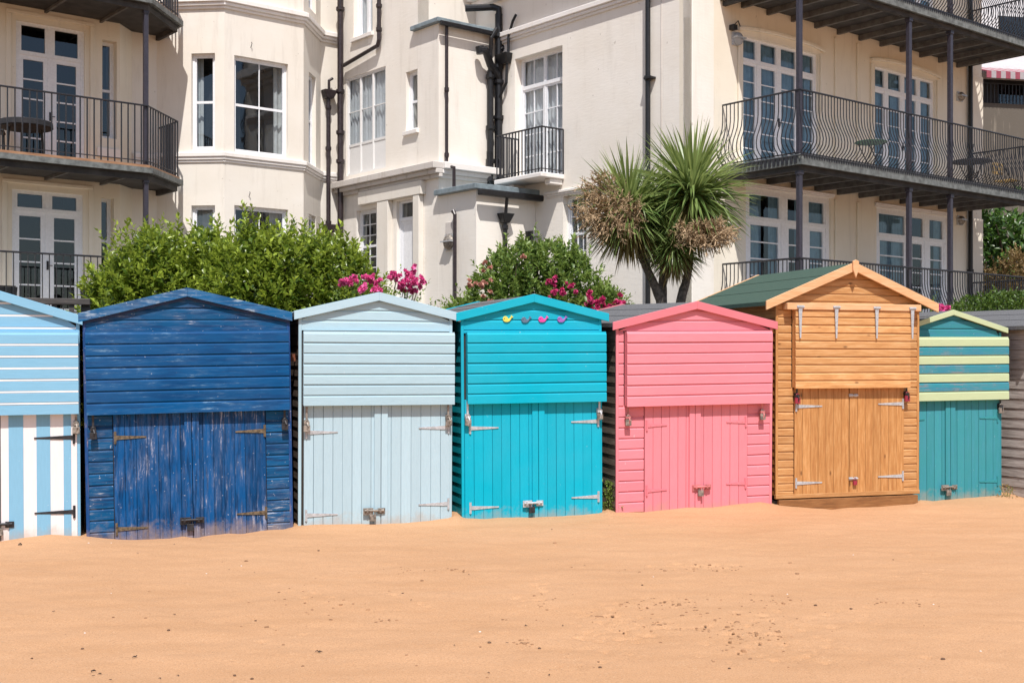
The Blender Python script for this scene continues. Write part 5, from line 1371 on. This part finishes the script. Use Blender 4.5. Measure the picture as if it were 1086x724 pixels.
# dark trees past the end of the right house
def tree(label, px, ytop, Y, rad, seed, mat='leafdark', zbase=1.5, n=5200, leafL=.2):
    rs = np.random.RandomState(seed); x = (px-CX)/F0*Y; ztop = EYE+(HY-ytop)/F0*Y; H = ztop-zbase
    t = thing('tree', label, 'tree', (x, Y, zbase))
    mb = MB(); mb.tube([(0,0,-.1), (.05,0,H*.3), (0,.1,H*.65)], [.16, .12, .05], 8); 
    for i in range(8):
        a = rs.uniform(0, 6.28); mb.tube([(0, 0, H*(.2+.05*i)), (math.cos(a)*rad*.4, math.sin(a)*rad*.4, H*(.4+.05*i)), (math.cos(a)*rad*.8, math.sin(a)*rad*.8, H*(.5+.05*i))], [.06, .035, .012], 6)
    mb.build('trunk', M['stem'], t)
    Pp, Dd, LL, WW, RR = [], [], [], [], []
    cl = [(rs.uniform(-1, 1)*rad*.8, rs.uniform(-1, 1)*rad*.8, rs.uniform(.15, .9)*H, rs.uniform(.3, .55)*rad) for _ in range(26)]
    for i in range(n):
        c = cl[rs.randint(len(cl))]; nn = rs.normal(0, 1, 3); nn /= np.linalg.norm(nn); p = np.array(c[:3])+nn*c[3]*rs.uniform(.6, 1)
        Pp.append(p); Dd.append(nn+np.array([0, 0, -.1])+rs.normal(0, .5, 3)); s = leafL*rs.uniform(.7, 1.3); LL.append(s); WW.append(s*.42); RR.append(rs.rand())
    Up = np.array([[0, -.2, 1.0]])+rs.normal(0, .5, (n, 3)); leaf_object('crown', Pp, Dd, Up, LL, WW, M[mat], t, rnd=np.array(RR))
tree('dark glossy evergreen tree right of the right house wall', 1066, 218, 33.5, 1.7, 21, leafL=.24, n=6500)
tree('dark evergreen tree at the far right edge of the photo', 1128, 205, 35, 2.0, 22, leafL=.24, n=5000)
shrub('dry brownish bush under the dark trees by the right railing', 1036, 1120, 268, 30.5, name='dry_bush', mat='leafdry', seed=12, bumps=5, shoots=420, inner=2600, leafL=.10, depth=.8)
# low railing running on past the house in front of the trees
t = thing('garden_railing', 'low black iron railing running right past the end of the house', 'railing', at_uv(29.2, 17.0, 0), TH)
mb = MB()
for i in range(60): mb.tube([(i*.11-1.3, 0, -.3), (i*.11-1.3, 0, 1.95)], .011, 4, .5)
mb.tube([(-1.3, 0, 1.95), (5.3, 0, 1.95)], .019, 6); mb.tube([(-1.3, 0, .95), (5.3, 0, .95)], .013, 6); mb.build('bars', M['iron'], t)

# cordyline (cabbage palm)
YP = 20.3
def pp(px, py, Y=YP): return ((px-CX)/F0*Y, Y, EYE+(HY-py)/F0*Y)
base = pp(702, 360)
t = thing('cabbage_palm', 'cabbage palm with three trunks and dry brown flower heads', 'palm', (base[0], base[1], 1.5))
BL = Vector((base[0], base[1], 1.5))
def L3(px, py, dy=0.0):
    q = pp(px, py, YP+dy); return tuple(Vector(q)-BL)
heads = [(667, 226, 0.0, 1.0, 1), (734, 209, 0.0, 1.12, 2), (703, 236, 0.45, 0.82, 3), (715, 262, -0.1, 0.62, 4)]
trunks = [([(704, 352), (701, 318), (686, 285), (668, 245)], 0, .0), ([(712, 352), (722, 318), (730, 290), (735, 240)], 1, .0), ([(705, 350), (702, 315), (704, 285), (704, 255)], 2, .4)]
for pts, hi_, dy in trunks:
    mb = MB(); P3 = []
    for i, (px, py) in enumerate(pts): P3.append(L3(px, py, dy*i/3))
    P3[0] = (P3[0][0], P3[0][1], -.05)
    full = []
    for i in range(len(P3)-1):
        for k in range(5):
            f = k/5; full.append(tuple(P3[i][q]*(1-f)+P3[i+1][q]*f+(random.uniform(-.006, .006) if 0 < i+k else 0) for q in range(3)))
    full.append(P3[-1])
    mb.tube(full, [(.095-.045*i/(len(full)-1))*random.uniform(.94, 1.08) for i in range(len(full))], 10, .5); mb.build('trunk', M['bark'], t, smooth=True)
def crown(hx, hy, dy, R_, seed, n_up=700, n_old=300):
    rs = np.random.RandomState(seed); c = np.array(L3(hx, hy, dy))
    for kind, n in (('crown', n_up), ('hanging_leaves', n_old)):
        V, Fq, rn = [], [], []
        for i in range(n):
            az = rs.uniform(0, 2*math.pi)
            if kind == 'crown':
                el = math.asin(rs.uniform(-0.62, 1.0)); L = R_*rs.uniform(.80, 1.05)*(1.0+0.12*max(0, math.sin(el))); droop = 0.14+0.5*(1-max(0, math.sin(el)))*rs.uniform(.3, 1)
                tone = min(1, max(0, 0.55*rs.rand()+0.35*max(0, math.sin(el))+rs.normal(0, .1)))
            else:
                el = rs.uniform(-1.35, -.45); L = R_*rs.uniform(.65, .95); droop = .35; tone = rs.rand()
            d = np.array([math.cos(el)*math.cos(az), math.cos(el)*math.sin(az), math.sin(el)])
            s = np.cross(d, [0, 0, 1.0]); s = s/max(1e-6, np.linalg.norm(s)); roll = rs.uniform(-.7, .7); nrm = np.cross(s, d); s = s*math.cos(roll)+nrm*math.sin(roll)
            W = rs.uniform(.036, .056)*R_; p = c+np.array([0, 0, rs.uniform(-.16, .16)])+d*.05; b = len(V); K = 5
            kink = rs.rand() < .12
            for k in range(K+1):
                f = k/K; ww = W*(0.55+.9*f if f < .4 else 0.91*(1-(f-.4)/.6)**.75)*.5
                V.append(p+s*ww); V.append(p-s*ww)
                step = L/K; g = droop*f*(1.4 if not (kink and f > .45) else 4); dd = d+np.array([0, 0, -g]); dd /= np.linalg.norm(dd); p = p+dd*step
            for k in range(K): Fq.append((b+2*k, b+2*k+1, b+2*k+3, b+2*k+2)); rn.append(tone)
        me = bpy.data.meshes.new(kind); me.from_pydata([tuple(q) for q in V], [], Fq); at = me.attributes.new('rnd', 'FLOAT', 'FACE'); at.data.foreach_set('value', rn)
        me.materials.append(M['blade'] if kind == 'crown' else M['bladeold']); me.update()
        o = bpy.data.objects.new(kind, me); COL.objects.link(o); o.parent = t
for h in heads: crown(*h)
def panicle(px, py, dy, rx, rz, n, seed):
    rs = np.random.RandomState(seed); c = np.array(L3(px, py, dy)); mb = MB()
    for i in range(n):
        d = rs.normal(0, 1, 3); d[1] = -abs(d[1])*.8+.1; d[2] += .15; d /= np.linalg.norm(d); L = rs.uniform(.75, 1.1); e = c+d*np.array([rx, rx*.75, rz])*L; mid = c+(e-c)*.5+np.array([0, 0, .05])
        mb.tube([tuple(c+(e-c)*.1), tuple(mid), tuple(e)], [.008, .006, .003], 3, .5, caps=False)
        for k in range(11):
            f = rs.uniform(.35, 1.0); q = c+(e-c)*f; dd = d*.6+rs.normal(0, .6, 3); dd /= np.linalg.norm(dd); Lt = rs.uniform(.06, .15); e2 = q+dd*Lt
            mb.tube([tuple(q), tuple(e2)], [.0075, .0045], 3, .5, caps=False)
            q2 = q+dd*Lt*.5; d3 = dd+rs.normal(0, .8, 3); d3 /= np.linalg.norm(d3); mb.tube([tuple(q2), tuple(q2+d3*.06)], [.006, .004], 3, .5, caps=False)
    mb.build('dry_flower_head', M['panicle'], t)
panicle(646, 232, -.5, .62, .44, 85, 31)
panicle(640, 205, -.2, .42, .33, 40, 33)
panicle(746, 250, -.6, .56, .26, 70, 32)

# small weeds by the huts
def weed(label, px, py, seed, n=120, h=.28, wd=.12, mat='leafmid', back=-.05):
    p = row_pt(px, back); rs = np.random.RandomState(seed); t = thing('weed', label, 'weed', (p[0], p[1], 0.0)); Pp = []; Dd = []; LL = []; WW = []
    for i in range(n):
        hh = rs.uniform(0, 1)**1.2; Pp.append((rs.normal(0, wd*(1-hh*.6)*.5), rs.normal(0, wd*.35), hh*h)); Dd.append(rs.normal(0, 1, 3)+np.array([0, 0, .8])); s = rs.uniform(.02, .05); LL.append(s); WW.append(s*.45)
    leaf_object('foliage', Pp, Dd, rs.normal(0, 1, (n, 3)), LL, WW, M[mat], t)
    mb = MB()
    for i in range(7): mb.tube([(rs.normal(0, wd*.1), 0, -.02), (rs.normal(0, wd*.4), rs.normal(0, .03), h*rs.uniform(.6, 1))], .003, 4, .5)
    mb.build('stem', M['leafmid'], t)
weed('green weed growing at the foot of the pink hut left corner', 647, 540, 41, 330, .34, .14, back=.12)
weed('few dry weed stems at the foot of the grey hut', 1068, 525, 42, 80, .16, .16, 'leafdry')
t = thing('ivy_strand', 'bright yellow green ivy strand in gap beside the striped hut', 'ivy', row_pt(89, .25)+(0.0,))
rs = np.random.RandomState(5); Pp = []; Dd = []; LL = []; WW = []
for i in range(60):
    z = rs.choice([rs.uniform(1.02, 1.24), rs.uniform(1.4, 1.95)], p=[.7, .3]); Pp.append((rs.normal(0, .012), rs.normal(0, .03), z)); Dd.append(rs.normal(0, 1, 3)+np.array([0, -.4, 0])); s = rs.uniform(.03, .055); LL.append(s); WW.append(s*.7)
leaf_object('foliage', Pp, Dd, rs.normal(0, 1, (60, 3)), LL, WW, leaf_mat('ivy_leaf', (.25, .36, .02, 1), (.5, .6, .05, 1), .35), t)
mb = MB(); mb.tube([(0, .02, -.02), (.01, .01, 1.0), (-.01, .02, 1.9)], .006, 5); mb.build('stem', M['stem'], t)
# rusty tie plate bridging dark blue and pale blue huts
mb = MB(); p = row_pt(313.7, .22); w_ = .11; mb.box(-.07, .07, 0, .03, -.028, .045)
o = mb.build('wooden_spacer', bare_wood('spacer_wood', lin((96, 52, 34)), lin((120, 68, 46)), lin((140, 86, 60)), 'x', False)); o.location = (p[0], p[1], EYE+(HY-380)/F0*p[1]); o.rotation_euler = (0, 0, AH)
tag(o, 'small brown wooden block wedged between dark blue and pale blue huts', 'wood block')

# bits of seaweed, pebbles and shells lying on the sand
def gpt(px, py):
    Y = F0*EYE/(py-HY); return ((px-CX)/F0*Y, Y)
def scrap_mesh(seed, sz, shape):
    rs = np.random.RandomState(seed); mb = MB()
    if shape == 'weed':
        for i in range(4):
            a = rs.uniform(0, 6.28); mb.tube([(0, 0, .006), (math.cos(a)*sz*.5, math.sin(a)*sz*.5, .006+rs.uniform(0, sz*.4)), (math.cos(a+.5)*sz, math.sin(a+.5)*sz, .004)], [sz*.16, sz*.13, sz*.05], 5, .5)
    else:
        n = 7; vs = []
        for (rr_, h) in ((.65, -.3), (1.0, .1), (.75, .5), (.1, .68)):
            for i in range(n):
                q = rs.uniform(.82, 1.15); vs.append((math.cos(i*6.283/n)*sz*rr_*q, math.sin(i*6.283/n)*sz*rr_*q*.75, sz*h))
        fs = [(j*n+i, j*n+(i+1) % n, (j+1)*n+(i+1) % n, (j+1)*n+i) for j in range(3) for i in range(n)]+[tuple(3*n+i for i in range(n))]
        mb.add(vs, fs, .5)
    return mb
rs3 = random.Random(19); mb = MB()
for (px, py, n, sx, sy) in [(790,668,95,34,14),(745,603,42,34,2.5),(708,640,26,14,3),(690,662,20,16,6),(556,678,14,6,2.5),(575,640,16,6,8),(668,642,16,10,2),(820,637,16,20,4),(950,637,14,20,3),
                            (744,560,8,5,1.5),(810,671,18,30,10),(640,652,14,12,3),(430,606,10,8,1.5),(340,640,20,30,8),(480,605,8,10,1.2),(410,655,8,8,1.5),(540,650,70,330,50)]:
    for i in range(n):
        a = px+rs3.gauss(0, sx); b_ = py+rs3.gauss(0, sy)
        if b_ < 568 or b_ > 722: continue
        p = gpt(a, b_); r_ = rs3.uniform(.004, .0105)*(1.0 if rs3.random() < .85 else 1.7); zz = sand_height(*p); nn = 6; an = rs3.random()*6
        vs = [(p[0]+math.cos(an+k*1.047)*r_*rs3.uniform(.7, 1.4)*q, p[1]+math.sin(an+k*1.047)*r_*rs3.uniform(.7, 1.3)*q, zz+h*r_) for q, h in ((1.1, -.2), (.8, .45), (.2, .6)) for k in range(nn)]
        mb.add(vs, [(j*nn+k, j*nn+(k+1) % nn, (j+1)*nn+(k+1) % nn, (j+1)*nn+k) for j in range(2) for k in range(nn)]+[tuple(2*nn+k for k in range(nn))])
o = mb.build('sand_crumbs', plain('dark_sand_crumb', (.29, .155, .078, 1), .9)); tag(o, 'scattered dark brown sand crumbs and grit on the open beach', 'grit', kind='stuff')  # damp crumbs, their dark brown also standing in for shade in the dents
mw = plain('dry_seaweed', (.035, .02, .014, 1), .8); mp_ = plain('brown_pebble', (.12, .065, .035, 1), .7); ms = plain('pale_shell', (.72, .66, .6, 1), .5)
WEED = [(23,579,.035),(338,691,.035),(144,697,.03),(106,714,.02),(98,711,.03),(185,578,.017),(146,589,.014),(57,649,.016),(185,652,.018),(99,717,.015),(482,684,.014),(538,680,.016),(585,563,.018),(497,612,.012),(558,662,.02),(518,713,.016),(583,714,.016),(597,662,.018),(450,606,.012),(436,637,.016),(620,599,.012),(646,558,.01),(170,719,.018),(189,714,.016),(117,723,.016),(270,607,.012),(243,604,.013)]
for i, (a, b, s) in enumerate(WEED):
    p = gpt(a, b); o = scrap_mesh(i, s*(.62 if i else .9), 'weed').build('seaweed_scrap', mw); o.location = (p[0], p[1], sand_height(*p)+.002)
    if i == 0: tag(o, 'dark seaweed scrap just in front of the striped hut', 'seaweed')
    elif i == 1: tag(o, 'largest dark seaweed scrap on the near sand, left of centre', 'seaweed')
    else: tag(o, 'tiny dark scrap of dry seaweed lying on open sand', 'seaweed', 'seaweed scraps scattered on the sand')
rs2 = random.Random(3)
for i in range(18):
    a, b = rs2.uniform(20, 1075), rs2.uniform(580, 720); p = gpt(a, b); o = scrap_mesh(100+i, rs2.uniform(.006, .013), 'stone').build('pebble', mp_); o.location = (p[0], p[1], sand_height(*p)+.002)
    tag(o, 'tiny brown pebble lying on the beach sand', 'pebble', 'brown pebbles scattered on the sand')
for i, (a, b, s) in enumerate([(94,576,.014),(118,577,.010),(256,601,.012),(219,608,.010),(90,671,.012),(509,669,.014),(118,630,.008),(835,630,.01),(905,588,.01),(693,613,.009),(990,640,.011),(1040,690,.011)]):
    p = gpt(a, b); o = scrap_mesh(200+i, s*.6, 'stone').build('shell_fragment', ms); o.location = (p[0], p[1], sand_height(*p)+.002)
    tag(o, 'tiny white shell fragment lying on the beach sand', 'shell', 'white shell fragments on the sand')
